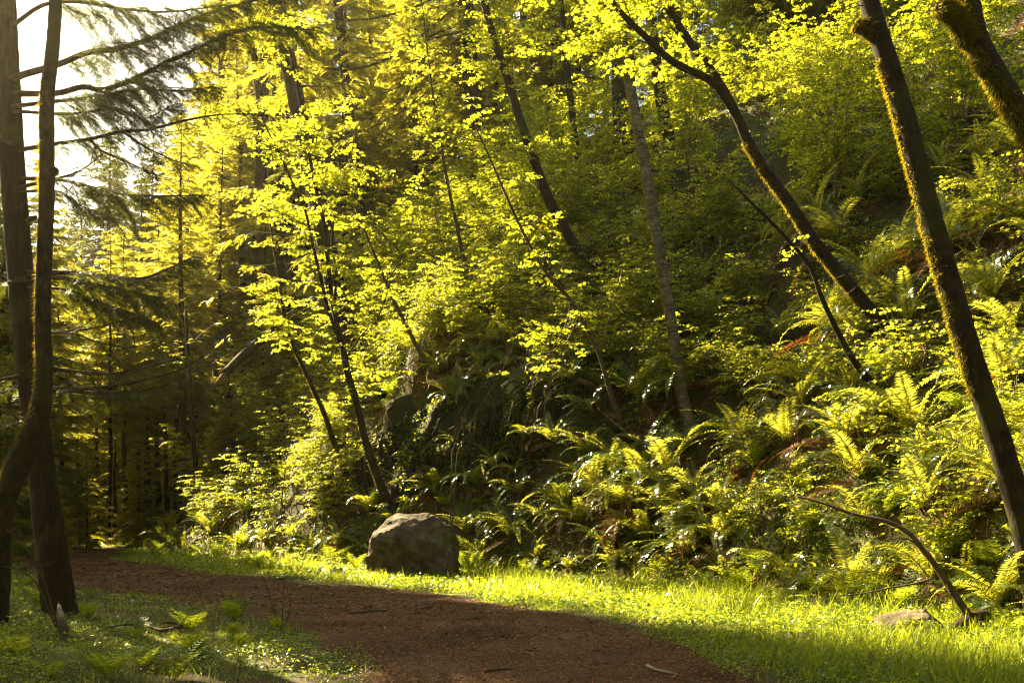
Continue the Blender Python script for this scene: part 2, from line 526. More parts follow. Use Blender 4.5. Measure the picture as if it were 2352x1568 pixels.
def make_shrub(seed, H, nst, spread, leaf=.075, mat='maple', stem='palestem', tv=MAPLE_V, tf=MAPLE_F, Lm=1.0, gap=.085, name='leafy_shrub'):
    g = np.random.default_rng(seed)
    root = empty(name)
    sb = MB()
    lp, lf, ln = [], [], []
    for k in range(nst):
        az = g.uniform(0, 6.28)
        lean = g.uniform(.1, .75) * spread
        h = H * g.uniform(.6, 1.05)
        t = np.linspace(0, 1, 9)
        out = np.array([math.cos(az), math.sin(az), 0])
        p = out * (lean * h * t ** 1.6)[:, None] + np.array([0, 0, 1.0]) * (h * (t - .18 * lean * t ** 3))[:, None] + np.cumsum(g.normal(0, .012 * H, (9, 3)), 0) * t[:, None]
        p += np.append(g.normal(0, .10, 2), -.15)
        r = .006 + .007 * h / 2
        tube(sb, p, np.linspace(r, r * .25, 9), 4, mi=0)
        nb = int(h / .25)
        for a in np.linspace(.22, 1, nb):
            b = np.array([np.interp(a, t, p[:, j]) for j in range(3)])
            for sg in range(1 + (g.random() < .6)):
                ang = g.uniform(0, 6.28)
                L = Lm * g.uniform(.35, .95) * (1.15 - .6 * a)
                lateral_sprays(lp, lf, ln, sb, b, np.array([math.cos(ang), math.sin(ang), g.uniform(-.1, .35)]), L, g, gap)
    sb.build('stems', [M[stem], M['twig']], root)
    leaves_mesh(lp, lf, ln, leaf, g, 'foliage', root, M[mat], tv, tf)
    return root

def make_fern(seed, nf, L, mat='fern', dead=0, open_=1.0):
    """sword fern: a rosette of arching fronds, each with a double row of pinnae"""
    g = np.random.default_rng(seed)
    mb = MB()
    for k in range(nf + dead):
        isdead = k >= nf
        az = g.uniform(0, 6.28)
        l = L * g.uniform(.65, 1.1)
        a0 = R(g.uniform(48, 86)) if not isdead else R(g.uniform(-10, 25))
        a1 = R(g.uniform(15, 95)) * open_
        n = 26
        t = np.linspace(0, 1, n)
        ang = a0 - (a0 * .55 + a1) * t ** 1.35
        st = l / (n - 1)
        out = np.array([math.cos(az), math.sin(az), 0])
        p = np.cumsum(np.vstack([np.zeros(3), (np.cos(ang)[:-1, None] * out + np.sin(ang)[:-1, None] * np.array([0, 0, 1.0])) * st]), 0)
        sidev = np.cross(out, (0, 0, 1))
        tw = g.normal(0, .25)
        p = p + sidev * (g.normal(0, .12) * l * t ** 2)[:, None]
        tan = nrm(np.gradient(p, axis=0))
        nor = nrm(np.cross(np.cross(tan, [0, 0, 1]) + 1e-6, tan) + sidev * tw)
        sd = np.cross(tan, nor)
        mi = 1 if isdead else 0
        tube(mb, p, np.linspace(.004, .0012, n), 3, mi=2)
        m = int(l / .024)
        tt = np.linspace(.10, .99, m)
        P = np.stack([np.interp(tt, t, p[:, j]) for j in range(3)], 1)
        T = np.stack([np.interp(tt, t, tan[:, j]) for j in range(3)], 1)
        Nn = np.stack([np.interp(tt, t, nor[:, j]) for j in range(3)], 1)
        S = np.cross(T, Nn)
        prof = l * .095 * np.minimum(1, (tt - .04) * 5) * (1 - tt ** 3.2) + .012
        for sg in (-1, 1):
            f = S * sg + T * .28 + Nn * g.uniform(-.05, .28, (m, 1)) + g.normal(0, .06, (m, 3))
            nn = Nn + g.normal(0, .16, (m, 3)) + T * .15
            inst(mb, KITE_V, KITE_F, P, f, nn, np.stack([np.full(m, .021), prof * g.uniform(.88, 1.08, m), np.ones(m)], 1), mi)
    return mb.build('sword_fern', [M[mat], M['deadfern'], M['twig']], None, smooth=False)

def make_lady_fern(seed, nf, L):
    g = np.random.default_rng(seed)
    mb = MB()
    for k in range(nf):
        az = g.uniform(0, 6.28)
        l = L * g.uniform(.7, 1.1)
        a0, a1 = R(g.uniform(55, 82)), R(g.uniform(-5, 45))
        n = 16
        t = np.linspace(0, 1, n)
        ang = a0 - (a0 * .6 + a1) * t ** 1.5
        out = np.array([math.cos(az), math.sin(az), 0])
        p = np.cumsum(np.vstack([np.zeros(3), (np.cos(ang)[:-1, None] * out + np.sin(ang)[:-1, None] * np.array([0, 0, 1.0])) * l / (n - 1)]), 0)
        tan = nrm(np.gradient(p, axis=0))
        nor = nrm(np.cross(np.cross(tan, [0, 0, 1]) + 1e-6, tan))
        tube(mb, p, np.linspace(.004, .001, n), 3, mi=1)
        for a in np.linspace(.2, .97, 13):
            P = np.array([np.interp(a, t, p[:, j]) for j in range(3)])
            T = np.array([np.interp(a, t, tan[:, j]) for j in range(3)])
            Nn = np.array([np.interp(a, t, nor[:, j]) for j in range(3)])
            S = np.cross(T, Nn)
            pl = l * .27 * min(1, (a - .08) * 3.2) * (1 - a ** 2.2) + .025
            for sg in (-1, 1):
                d = nrm(S * sg + T * .38 + Nn * .08 + g.normal(0, .07, 3))
                u = np.array([0, .3, .6])
                q = P + d * (u * pl)[:, None] - np.array([0, 0, .12]) * (pl * u ** 2)[:, None]
                inst(mb, KITE_V, KITE_F, q, np.repeat((d - np.array([0, 0, .2]))[None], 3, 0), Nn + g.normal(0, .15, (3, 3)), np.stack([pl * np.array([.20, .24, .16]), pl * np.array([.42, .42, .40]), np.ones(3)], 1), 0)
    return mb.build('lady_fern', [M['ladyfern'], M['twig']], None, smooth=False)

TW = []
for k in range(10):
    y = .08 + .9 * k / 9
    for sg in (-1, 1):
        TW.append((sg, y))
NEED_V, NEED_F = [], []
for i, (sg, y) in enumerate(TW):
    b = len(NEED_V)
    NEED_V += [(0, y - .035, 0), (0, y + .035, 0), (sg * .24, y + .12, -.05 if i % 3 else .06)]
    NEED_F.append((b, b + 1, b + 2))
NEED_V = np.array(NEED_V + [(-.012, 0, 0), (.012, 0, 0), (0, 1.08, 0)], float)
NEED_F = [np.array(NEED_F + [(60, 61, 62)])]

def bough(sb, nb, pts, r, g, twig=.5, sec_gap=.10, fine=False, start=.15, hang=.5, tip=.12, dens=1.0, n=5, mi=0, wide=.26, step=.06):
    """conifer bough: main limb, side twigs in a drooping layer, needle sprays along them"""
    p = np.asarray(pts, float)
    seg = np.linalg.norm(np.diff(p, axis=0), axis=1)
    s = np.concatenate([[0], np.cumsum(seg)])
    L = s[-1]
    tube(sb, p, r * (1 - .85 * (s / L)) + .003, n, mi=mi)
    tan = nrm(np.gradient(p, axis=0))
    PP, FF, NN, SS = [], [], [], []
    for k, a in enumerate(np.arange(start * L, L, sec_gap)):
        if g.random() > dens:
            continue
        b = np.array([np.interp(a, s, p[:, j]) for j in range(3)])
        T = nrm(np.array([np.interp(a, s, tan[:, j]) for j in range(3)]))
        side = nrm(np.cross(T, (0, 0, 1)))
        sg = 1 if k % 2 else -1
        u = a / L
        l = twig * g.uniform(.55, 1.15) * (1.05 - .75 * u) * min(1, .45 + u * 2.2) + .08
        d = nrm(T * g.uniform(.5, .9) + side * sg * g.uniform(.7, 1.05) + np.array([0, 0, 1.0]) * g.uniform(-.35, .12))
        m = max(3, int(l / (.032 if fine else step)))
        v = np.linspace(.12, 1, m)
        q = b + d * (v * l)[:, None] + np.array([0, 0, -1.0]) * (hang * .55 * l * v ** 2)[:, None]
        tube(sb, np.vstack([b, q[::max(1, m // 3)], q[-1]]), .0035, 3, mi=mi)
        sd = np.cross(d, (0, 0, 1))
        for s2 in (-1, 1):
            f = d * .8 + sd * s2 * g.uniform(.5, 1.0, (m, 1)) + np.array([0, 0, -1.0]) * g.uniform(.0, 1.0, (m, 1)) * hang
            PP.append(q); FF.append(f); NN.append(np.array([0, 0, 1.0]) + g.normal(0, .35, (m, 3)))
            SS.append(tip * g.uniform(.6, 1.25, m) * (1.1 - .5 * v))
    if PP:
        PP, FF, NN, SS = map(np.concatenate, (PP, FF, NN, SS))
        if fine:
            inst(nb, NEED_V, NEED_F, PP, FF, NN, SS)
        else:
            inst(nb, KITE_V, KITE_F, PP, FF, NN, np.stack([SS * wide, SS, SS], 1))

def make_conifer(seed, H, crown, Lmax, r, levels=70, needle='farneedle', dens=1.0, hang=.6, gap=.105, name='conifer_tree', bark='bark', tip=.33, wide=.32, step=.07):
    g = np.random.default_rng(seed)
    root = empty(name)
    t = np.linspace(0, 1, 16)
    p = np.stack([np.cumsum(g.normal(0, .03, 16)), np.cumsum(g.normal(0, .03, 16)), t * H - .4], 1)
    z = t * H
    b = MB()
    tube(b, p, r * ((1 - t) ** .85 + .02) * (1 + .5 * np.exp(-z / (r * 1.5))), 12, .05)
    b.build('trunk', M[bark], root)
    sb = nb = MB()
    for k in range(levels):
        u = (k + g.uniform(0, 1)) / levels
        h = H * (crown + (1 - crown) * u)
        L = Lmax * (1 - u) ** .75 * g.uniform(.65, 1.1) * min(1, .55 + u * 3) + .25
        az = k * 2.4 + g.uniform(-.4, .4)
        o = np.array([math.cos(az), math.sin(az), 0])
        tt = np.linspace(0, 1, 7)
        rise = g.uniform(-.05, .30) + .35 * u
        q = np.array([np.interp(h, z, p[:, 0]), np.interp(h, z, p[:, 1]), h - .4]) + o * (tt * L)[:, None] + np.array([0, 0, 1.0]) * (L * (rise * tt - (.42 + g.uniform(-.1, .15)) * tt ** 2 + .16 * tt ** 4))[:, None] + np.cumsum(g.normal(0, .02, (7, 3)), 0)
        bough(sb, nb, q, .010 + .012 * L * .6, g, twig=.34 * L + .15, sec_gap=gap, start=.14, hang=hang, tip=tip, dens=dens, n=4, mi=1, wide=wide, step=step)
    nb.build('crown', [M[needle], M['twig']], root, smooth=False)
    return root

def limb_path(pl, d0, d1=None):
    """a list of layout points and distances -> smooth world path"""
    n = len(pl)
    d1 = d0 if d1 is None else d1
    return crom([px(x, y, d0 + (d1 - d0) * k / (n - 1)) for k, (x, y) in enumerate(pl)], 6)

def extend(p, up, bend=(0, 0, 0)):
    d = nrm(p[-1] - p[-7 if len(p) > 7 else 0])
    d = nrm(d + np.array(bend))
    return np.vstack([p, [p[-1] + d * up * k / 6 for k in range(1, 7)]])

def taper(p, r0, r1, flare=.0, fh=.4):
    s = np.concatenate([[0], np.cumsum(np.linalg.norm(np.diff(p, axis=0), axis=1))])
    return r0 + (r1 - r0) * (s / s[-1]) + r0 * flare * np.exp(-s / fh)

def moss_on(parent, p, rad, g, n, side=(-1, 0, 0), size=.06, bias=1.2, lo=0., hi=1., name='moss', thr=.75):
    """little hanging moss tufts along one side of a trunk"""
    t, u, w = frames(p)
    a = g.uniform(lo, hi, n) * (len(p) - 1)
    an = g.uniform(0, 6.283, n)
    idx = np.arange(len(p))
    def ip(arr): return np.stack([np.interp(a, idx, arr[:, j]) for j in range(3)], 1)
    U, W, P, T = ip(u), ip(w), ip(p), ip(t)
    rr = np.interp(a, idx, rad)
    o = nrm(np.cos(an)[:, None] * U + np.sin(an)[:, None] * W)
    patch = uv_noise(a * 1.1, an * 1.3, 5)
    keep = (o @ nrm(np.array(side)) * bias + patch * .7 + g.normal(0, .25, n)) > thr
    o, P, T, rr = o[keep], P[keep], T[keep], rr[keep]
    m = len(o)
    pos = P + o * (rr * .94)[:, None]
    f = o * g.uniform(.5, 1.1, (m, 1)) - T * g.uniform(.0, .9, (m, 1)) + g.normal(0, .35, (m, 3))
    mb = MB()
    s = size * g.uniform(.4, 1.2, m)
    inst(mb, BLADE_V * [1, 1, -1], BLADE_F, pos, f, T + g.normal(0, .4, (m, 3)), np.stack([s * .16 + .003, s, s], 1))
    return mb.build(name, M['moss'], parent, smooth=False)

def broadleaf(name, label, trunk, rad, bark, g, limbs=(), stems_n=0, zone=(.4, 1), L=(.5, 1.3), gap=.10, leaf=.085, n=10, rough=.06, keep=1.0, dead=0, cat='tree', group=None, up=.15, arm=.9, skel=True):
    """tree with a traced trunk (and traced limbs); foliage on generated side branches"""
    base = trunk[0].copy()
    root = empty(name, base)
    tag(root, label, cat, group)
    b = MB()
    tube(b, trunk - base, rad, n, rough, seed=int(g.integers(1e6)))
    b.build('trunk', M[bark], root)
    lp, lf, ln = [], [], []
    lb = MB()
    sb = MB()
    alls = [(trunk, rad, zone)] + [(q, rr, (.12, 1)) for q, rr in limbs]
    for q, rr in limbs:
        lm = MB()
        tube(lm, q - base, rr, max(5, n - 4), rough, seed=3)
        lm.build('limb', M[bark], root)
    have = False
    for q, rr, zn in alls:
        s = np.concatenate([[0], np.cumsum(np.linalg.norm(np.diff(q, axis=0), axis=1))])
        tot = s[-1]
        cnt = int(stems_n * tot * (zn[1] - zn[0]) / 4)
        for k in range(cnt):
            a = g.uniform(*zn) * tot
            bp = np.array([np.interp(a, s, q[:, j]) for j in range(3)])
            az = g.uniform(0, 6.28)
            l = arm * g.uniform(.5, 1.6)
            d = np.array([math.cos(az), math.sin(az), g.uniform(-.1, .6) + up])
            t = np.linspace(0, 1, 6)
            bl = bp + nrm(d) * (l * t)[:, None] + np.array([0, 0, -.22]) * (l * t ** 2)[:, None] + np.cumsum(g.normal(0, .03, (6, 3)), 0)
            tube(sb, bl - base, np.linspace(.014, .005, 6), 4, mi=1)
            have = True
            for c in np.linspace(.25, 1, max(2, int(l / .22))):
                e = np.array([np.interp(c, t, bl[:, j]) for j in range(3)])
                ang = g.uniform(0, 6.28)
                lateral_sprays(lp, lf, ln, sb, e - base, np.array([math.cos(ang), math.sin(ang), g.uniform(-.15, .25)]), g.uniform(*L), g, gap)
        for k in range(int(dead)):
            a = g.uniform(.25, 1) * tot
            bp = np.array([np.interp(a, s, q[:, j]) for j in range(3)])
            az = g.uniform(0, 6.28)
            l = g.uniform(.6, 2.2)
            t = np.linspace(0, 1, 7)
            bl = bp + nrm([math.cos(az), math.sin(az), g.uniform(-.2, .5)]) * (l * t)[:, None] + np.array([0, 0, -.2]) * (l * t ** 2)[:, None] + np.cumsum(g.normal(0, .05, (7, 3)), 0)
            tube(sb, bl - base, np.linspace(.010, .002, 7), 3, mi=1)
            have = True
    if have:
        leaves_mesh(lp, lf, ln, leaf, g, 'crown', root, [M['maple'], M['twig']], keep=keep, mb=sb)
    return root

# ------------------------------------------------------------------ rocks
def rock(name, label, loc, size, planes, seed, mat, cat='rock', sub=5, amp=.07, fr=1.6, rot=0):
    import bmesh
    bm = bmesh.new()
    bmesh.ops.create_icosphere(bm, subdivisions=sub, radius=1)
    g = np.random.default_rng(seed)
    d = np.array([v.co[:] for v in bm.verts])
    r = np.full(len(d), 1.35)
    for n, k in planes:
        n = nrm(np.array(n, float))
        c = d @ n
        r = np.where(c > .02, np.minimum(r, k / np.maximum(c, .02)), r)
    q = d * r[:, None]
    no = fbm(q[:, 0] * fr + 3, q[:, 2] * fr + q[:, 1] * fr * .8, seed, 5)
    no2 = 1 - abs(fbm(q[:, 0] * fr * 1.3 + q[:, 1] * 2.1, q[:, 2] * fr * 1.7 + 5, seed + 4, 4)) * 2
    q = q * (1 + amp * no + amp * .55 * no2)[:, None]
    for v, c in zip(bm.verts, q):
        v.co = Vector(c * np.array(size))
    me = bpy.data.meshes.new(name)
    bm.to_mesh(me); bm.free()
    me.materials.append(M[mat])
    o = bpy.data.objects.new(name, me)
    o.location = loc
    o.rotation_euler = (0, 0, rot)
    C.objects.link(o)
    return tag(o, label, cat)

BP = [((-.96, -.1, .17), .93), ((-.72, .15, .70), .86), ((-.05, .1, 1), .93), ((.55, .1, .83), .98), ((.97, -.1, .1), .95), ((.1, 1, .1), .8),
      ((-.35, -.85, .35), .80), ((.45, -.8, .42), .84), ((.05, -.62, .78), .90), ((-.75, -.62, -.05), .86), ((-.35, -.80, -.50), .62), ((.25, -.95, -.1), .80), ((.8, -.55, .2), .92), ((-.55, -.55, .62), .84)]
bl = px(945, 1256, 24.0)
rock('boulder', 'large grey brown boulder sitting in ferns at the edge of the path', bl, (1.05, .95, .82), BP, 5, 'stone', 'boulder', amp=.075, fr=1.7)
gr = px(2095, 1425, 12.6)
gr[2] = G(gr[0], gr[1]) + .05
rock('rock', 'flat grey rock half sunk in tall grass beside the fallen branch', gr, (.45, .35, .25), [((-.3, -.1, .95), .75), ((.75, -.3, .5), .8), ((.1, -.9, .3), .8), ((-1, 0, .1), .9), ((1, .1, 0), .9)], 9, 'stone', sub=4)
for xx, yy, sz, lab in ((372, 1540, .13, 'small pale mossy stone in the low green cover near the bottom edge'), (1848, 1470, .10, 'small round stone showing through grass on the verge of the path'),
                        (1885, 1395, .16, 'weathered stone where the grass meets the fern slope')):
    p = hit(xx, yy)
    rock('rock', lab, p + np.array([0, 0, sz * .35]), (sz * 1.25, sz, sz * .8), [((0, 0, 1), .8), ((-.7, -.5, .4), .85), ((.6, -.6, .4), .85)], int(xx), 'stone', sub=3)

# the dark rock step behind the boulder: a thick lumpy wall set into the slope
def rock_face():
    line = crom([(2.9, 27.9), (2.0, 27.3), (1.2, 27.4), (.6, 27.9), (-.6, 28.4), (-1.9, 29.4), (-3.2, 30.1), (-4.4, 31.6)], 14)
    line = line[::1]
    nU, nV = len(line), 46
    tan = nrm(np.gradient(line, axis=0))
    out = np.stack([-tan[:, 1], tan[:, 0]], 1)
    out = np.where((out @ np.array([-.6, -.75]))[:, None] > 0, out, -out)
    v = np.linspace(0, 1, nV)
    U = np.cumsum(np.r_[0, np.linalg.norm(np.diff(line, axis=0), axis=1)])
    uu, vv = np.meshgrid(U, v, indexing='ij')
    hh = (3.9 + .5 * fbm(uu * .5, uu * 0 + 2, 48)) * np.minimum(1, np.minimum(uu, U[-1] - uu) / 2.2 + .35)
    z0 = ground(line[:, 0] + out[:, 0] * .6, line[:, 1] + out[:, 1] * .6)[:, None] - .35
    groove = 1 - abs(fbm(uu * 1.1 + 1.2 * vv, vv * 1.6, 41, 5)) * 1.8
    off = .75 * fbm(uu * .38, vv * 1.3 + 3, 44, 5) + .20 * groove + .10 * fbm(uu * 3.5, vv * 9, 45, 3) - .30 * vv ** 2 + .28 * np.sin(vv * 3.0) + .35
    off = off - 1.6 * sstep(.82, 1, vv)
    X = line[:, 0][:, None] + out[:, 0][:, None] * off
    Y = line[:, 1][:, None] + out[:, 1][:, None] * off
    Z = z0 + vv * hh + .12 * fbm(uu * 2, vv * 3, 47)
    front = np.stack([X, Y, Z], -1).reshape(-1, 3)
    back = front - np.repeat(out, nV, 0) @ np.array([[1, 0, 0], [0, 1, 0]]) * 1.5
    mb = MB()
    i = (np.arange(nU - 1)[:, None] * nV + np.arange(nV - 1)[None])
    q = np.stack([i, i + 1, i + nV + 1, i + nV], -1).reshape(-1, 4)
    k = nU * nV
    rim = list(range(0, nV)) + [a * nV + nV - 1 for a in range(1, nU)] + [(nU - 1) * nV + b for b in range(nV - 2, -1, -1)] + [a * nV for a in range(nU - 2, 0, -1)]
    r1 = np.array(rim); r2 = np.roll(r1, -1)
    mb.add(np.vstack([front, back]), [q, q[:, ::-1] + k, np.stack([r1, r2, r2 + k, r1 + k], -1)])
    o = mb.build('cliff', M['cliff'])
    gq = np.random.default_rng(71)
    a = gq.integers(0, nU - 1, 16000) * nV + gq.integers(2, nV - 2, 16000)
    c = fbm(front[a, 0] * .9 + front[a, 2], front[a, 2] * .35 + front[a, 1] * .9, 72, 3) + gq.normal(0, .2, len(a)) > 0
    a = a[c]
    P = front[a] + gq.normal(0, .05, (len(a), 3)) + np.c_[out[a // nV] * .03, np.zeros(len(a))]
    f = np.c_[out[a // nV] * gq.uniform(.05, .5, (len(a), 1)), -np.ones(len(a))] + gq.normal(0, .15, (len(a), 3))
    h = gq.uniform(.03, .13, len(a))
    mm = MB()
    inst(mm, BLADE_V, BLADE_F, P, f, np.c_[out[a // nV], np.full(len(a), .2)] + gq.normal(0, .4, (len(a), 3)), np.stack([h * .12 + .006, h, h], 1))
    mm.build('hanging_moss', M['moss'], o, smooth=False)
    a = gq.integers(0, nU - 1, 9000) * nV + gq.integers(6, nV - 1, 9000)
    a = a[fbm(front[a, 0] * 1.4, front[a, 2] * 1.2 + front[a, 1], 75, 3) + gq.normal(0, .15, len(a)) > .12]
    P = front[a] + np.c_[out[a // nV] * gq.uniform(.02, .22, (len(a), 1)), gq.normal(0, .05, len(a))]
    mm = MB()
    inst(mm, MAPLE_V, MAPLE_F, P, np.c_[out[a // nV], -np.full(len(a), .8)] + gq.normal(0, .5, (len(a), 3)), np.c_[out[a // nV] * .5, np.ones(len(a))] + gq.normal(0, .4, (len(a), 3)), gq.uniform(.03, .08, len(a)))
    mm.build('hanging_leaves', M['herb'], o, smooth=False)
    for k in range(26):
        i = gq.integers(4, nU - 4)
        t = np.linspace(0, 1, 8)
        p0 = front[i * nV + gq.integers(30, 44)] + np.append(out[i] * .12, .1)
        q = p0 + np.c_[out[i][None] * (.25 * np.sin(t * 3))[:, None] + gq.normal(0, .04, (8, 2)).cumsum(0), -gq.uniform(.8, 2.4) * t]
        r_ = MB(); tube(r_, q, np.linspace(gq.uniform(.012, .03), .005, 8), 5, .15); r_.build('root', M['twig'], o)
    tag(o, 'dark shaded mossy rock face standing behind the boulder under overhanging shrubs', 'cliff')
rock_face()

# ------------------------------------------------------------------ the two trunks at the left edge
g = np.random.default_rng(101)
D0 = 14.4
tr = limb_path([(150, 1450), (138, 1400), (118, 1250), (102, 1130), (86, 1000), (70, 860), (56, 720), (42, 560), (30, 400), (22, 250), (14, 100), (8, -30)], D0, D0 + .2)
tr = extend(tr, 14)
rad = np.interp(np.arange(len(tr)), [0, 3, 6, 12, 18, 30, 66, len(tr) - 1], [.36, .29, .245, .215, .195, .18, .165, .03])
base = tr[0].copy()
con = empty('conifer_tree', base)
tag(con, 'thick dark conifer trunk beside the path with long drooping boughs', 'tree')
b = MB()
tube(b, tr - base, rad, 26, .05, seed=4)
b.build('trunk', M['bark'], con)
BOUGHS = [
    ([(28, 60), (100, 12), (180, 5), (280, 20), (380, 28), (500, 15)], .030, 1.0, .9, 15.0),
    ([(24, 182), (60, 170), (135, 148), (200, 122), (270, 112), (350, 88), (430, 50), (560, 8), (690, -20)], .050, 1.0, 1.1, 16.2),
    ([(28, 215), (130, 214), (190, 200), (240, 206), (310, 180), (370, 150), (440, 118), (520, 82), (610, 62), (720, 70)], .045, 1.0, 1.2, 15.8),
    ([(26, 245), (135, 232), (230, 222), (320, 205), (410, 210), (490, 200)], .030, 1.0, .9, 15.5),
    ([(30, 255), (160, 262), (260, 250), (330, 272), (400, 240)], .024, 1., .8, 15.0),
    ([(40, 345), (130, 330), (205, 320), (275, 303), (340, 298), (420, 278), (500, 264), (590, 262)], .032, .45, .5, 15.3),
    ([(282, 303), (330, 335), (390, 365), (440, 380)], .016, .4, .35, 15.2),
    ([(205, 320), (240, 350), (300, 375), (360, 405)], .016, .3, .35, 15.0),
    ([(44, 430), (130, 410), (185, 392), (238, 352)], .026, .15, .3, 14.6),
    ([(44, 410), (130, 412), (210, 430), (290, 448), (380, 450), (470, 448)], .028, 1.0, 1.0, 15.2),
    ([(44, 440), (135, 440), (180, 470), (240, 492)], .018, .9, .5, 14.8),
    ([(60, 625), (150, 626), (230, 632), (320, 640), (380, 620), (450, 588)], .040, 1., .9, 15.5),
    ([(60, 632), (150, 640), (230, 655), (300, 668), (380, 690)], .034, 1.0, 1.0, 15.0),
    ([(62, 660), (150, 665), (220, 690), (290, 715), (360, 740)], .022, 1.0, .7, 14.9),
    ([(66, 770), (117, 764), (200, 756), (260, 742), (322, 730)], .020, .15, .3, 14.8),
    ([(66, 768), (160, 765), (233, 788), (300, 798), (362, 779)], .017, .2, .3, 14.8),
    ([(70, 840), (127, 847), (200, 857), (267, 857), (340, 842), (430, 820)], .032, .25, .4, 15.4),
    ([(74, 890), (120, 891), (200, 893), (300, 880), (370, 862), (430, 841), (517, 789), (590, 778)], .028, .3, .4, 15.8),
    ([(76, 895), (143, 897), (233, 903), (333, 896), (420, 872)], .024, .5, .45, 15.2),
    ([(150, 858), (160, 900), (175, 935)], .013, 0, .3, 14.6),
    ([(205, 860), (225, 895), (255, 922)], .013, 0, .3, 14.8),
    ([(60, 640), (20, 650), (-60, 668)], .035, .9, .7, 14.2),
    ([(70, 860), (20, 868), (-70, 880)], .035, .5, .5, 14.2),
    ([(76, 895), (30, 888), (-60, 880)], .030, .5, .5, 14.5),
    ([(30, 330), (-20, 320), (-90, 340)], .030, 1.0, .7, 14.2),
    ([(95, 1010), (40, 960), (-30, 930)], .016, .2, .4, 14.2),
]
for pl, r, dens, twig, d1 in BOUGHS:
    q = limb_path(pl, D0, d1) - base
    sb, nb = MB(), MB()
    bough(sb, nb, q, r, g, twig=twig, sec_gap=.045, fine=True, start=.20 if dens > .5 else .12, hang=.9, tip=.13, dens=max(dens, .001), n=7)
    for k in range(10 if dens < .4 else 6):
        i = g.integers(3, len(q) - 1)
        t = np.linspace(0, 1, 6)
        d = nrm(np.array([g.uniform(-.3, 1), g.uniform(-.6, .6), g.uniform(-.8, .5)]))
        tube(sb, q[i] + d * (g.uniform(.3, 1.0) * t)[:, None] + np.cumsum(g.normal(0, .03, (6, 3)), 0), np.linspace(.008, .002, 6), 3)
    bo = sb.build('bough', M['twig'], con)
    if nb.n:
        nb.build('needles', M['needle'], bo, smooth=False)

DM = 12.9
tr = limb_path([(-10, 1470), (-4, 1400), (2, 1300), (8, 1200), (22, 1120), (50, 1050), (78, 990), (95, 930), (101, 850), (99, 760), (100, 660), (104, 540), (108, 430), (108, 330), (109, 220), (121, 110), (127, 20), (130, -60)], DM)
tr = extend(tr, 6)
rad = np.interp(np.arange(len(tr)), [0, 18, 30, 40, 50, 80, 102, len(tr) - 1], [.14, .11, .155, .125, .100, .092, .076, .03])
mt = broadleaf('mossy_tree', 'slim mossy tree with an elbow bend in its base in front of the thick conifer', tr, rad, 'mossbark', g, stems_n=0, n=20, rough=.09)
base = Vector(tr[0])
moss_on(mt, tr - tr[0], rad, g, 16000, side=(-1, .3, .3), size=.06, lo=.03, hi=.8)
kb = MB()
for (x, y, r) in ((128, 392, .075), (80, 500, .04), (122, 395, .06)):
    c = px(x, y, DM - .03) - tr[0]
    tube(kb, [c + np.array([-.10, 0, -.05]), c + np.array([-.05, 0, -.01]), c, c + np.array([.03, 0, .02])], [r * .8, r, r * .8, r * .3], 8, .1)
kb.build('burl', M['mossbark'], mt)

# ------------------------------------------------------------------ named trees on the slope
def traced(name, label, pl, d0, d1, r0, r1, bark, n=12, flare=.35, fh=.5, ext=4, extr=.6, **kw):
    q = limb_path(pl, d0, d1)
    if q[0, 2] > G(q[0, 0], q[0, 1]) + .3:
        z0 = G(q[0, 0], q[0, 1]) - .3
        q = np.vstack([[(q[0, 0] + .2 * (1 - k), q[0, 1], z0 + (q[0, 2] - z0) * k) for k in np.linspace(0, .9, 6)], q])
    rad = taper(q, r0, r1, flare, fh)
    if ext:
        q2 = extend(q, ext)
        rad = np.r_[rad, np.linspace(rad[-1], rad[-1] * extr, len(q2) - len(q))]
        q = q2
    rd = rad * (1.0 + 0.0 * rad)
    o = broadleaf(name, label, q, rd, bark, g, n=n, **kw)
    return o, q, rad

d = hit(1582, 985)[1]
o, q, r = traced('alder_tree', 'pale barked alder standing on the fern slope with a moss edged trunk', [(1588, 1000), (1580, 960), (1564, 890), (1547, 770), (1527, 650), (1510, 550), (1490, 430), (1470, 320), (1452, 220), (1432, 130), (1415, 40), (1400, -40)], d, d + .4, .145, .12, 'alder', n=18, ext=9, stems_n=17, zone=(.45, 1), L=(.4, 1.1), dead=16, arm=1.3)
moss_on(o, q - q[0], r, g, 9000, side=(-1, .2, 0), size=.07, bias=1.5, hi=.75)
AL = q[0].copy()

d = hit(2060, 782)[1]
lf = limb_path([(1690, 262), (1640, 192), (1590, 165), (1540, 138), (1480, 82), (1420, 22), (1390, -30)], d - .2, d - 1.2)
o, q, r = traced('leaning_maple', 'long dark trunk leaning steeply to the left and forking near the top', [(2075, 800), (2045, 762), (2000, 715), (1930, 630), (1870, 555), (1815, 470), (1760, 395), (1720, 330), (1690, 262), (1645, 180), (1590, 105), (1540, 30), (1500, -40)], d, d, .145, .072, 'mossbark', n=16, ext=8, limbs=[(lf, taper(lf, .085, .055))], stems_n=12, zone=(.45, 1), L=(.4, 1.0), dead=10, arm=1.3)
moss_on(o, q - q[0], r, g, 12000, side=(-1, .2, -.5), size=.08, bias=1.4, hi=.55)

d = hit(2000, 880)[1]
o, q, r = traced('thin_maple', 'thin bare trunk leaning to the left below the forked trunk', [(2010, 890), (1950, 810), (1890, 690), (1860, 612), (1800, 540), (1740, 480)], d, d - .5, .065, .03, 'mossbark', n=9, ext=1.0, extr=.2, stems_n=2, zone=(.5, 1), L=(.3, .6), dead=5)

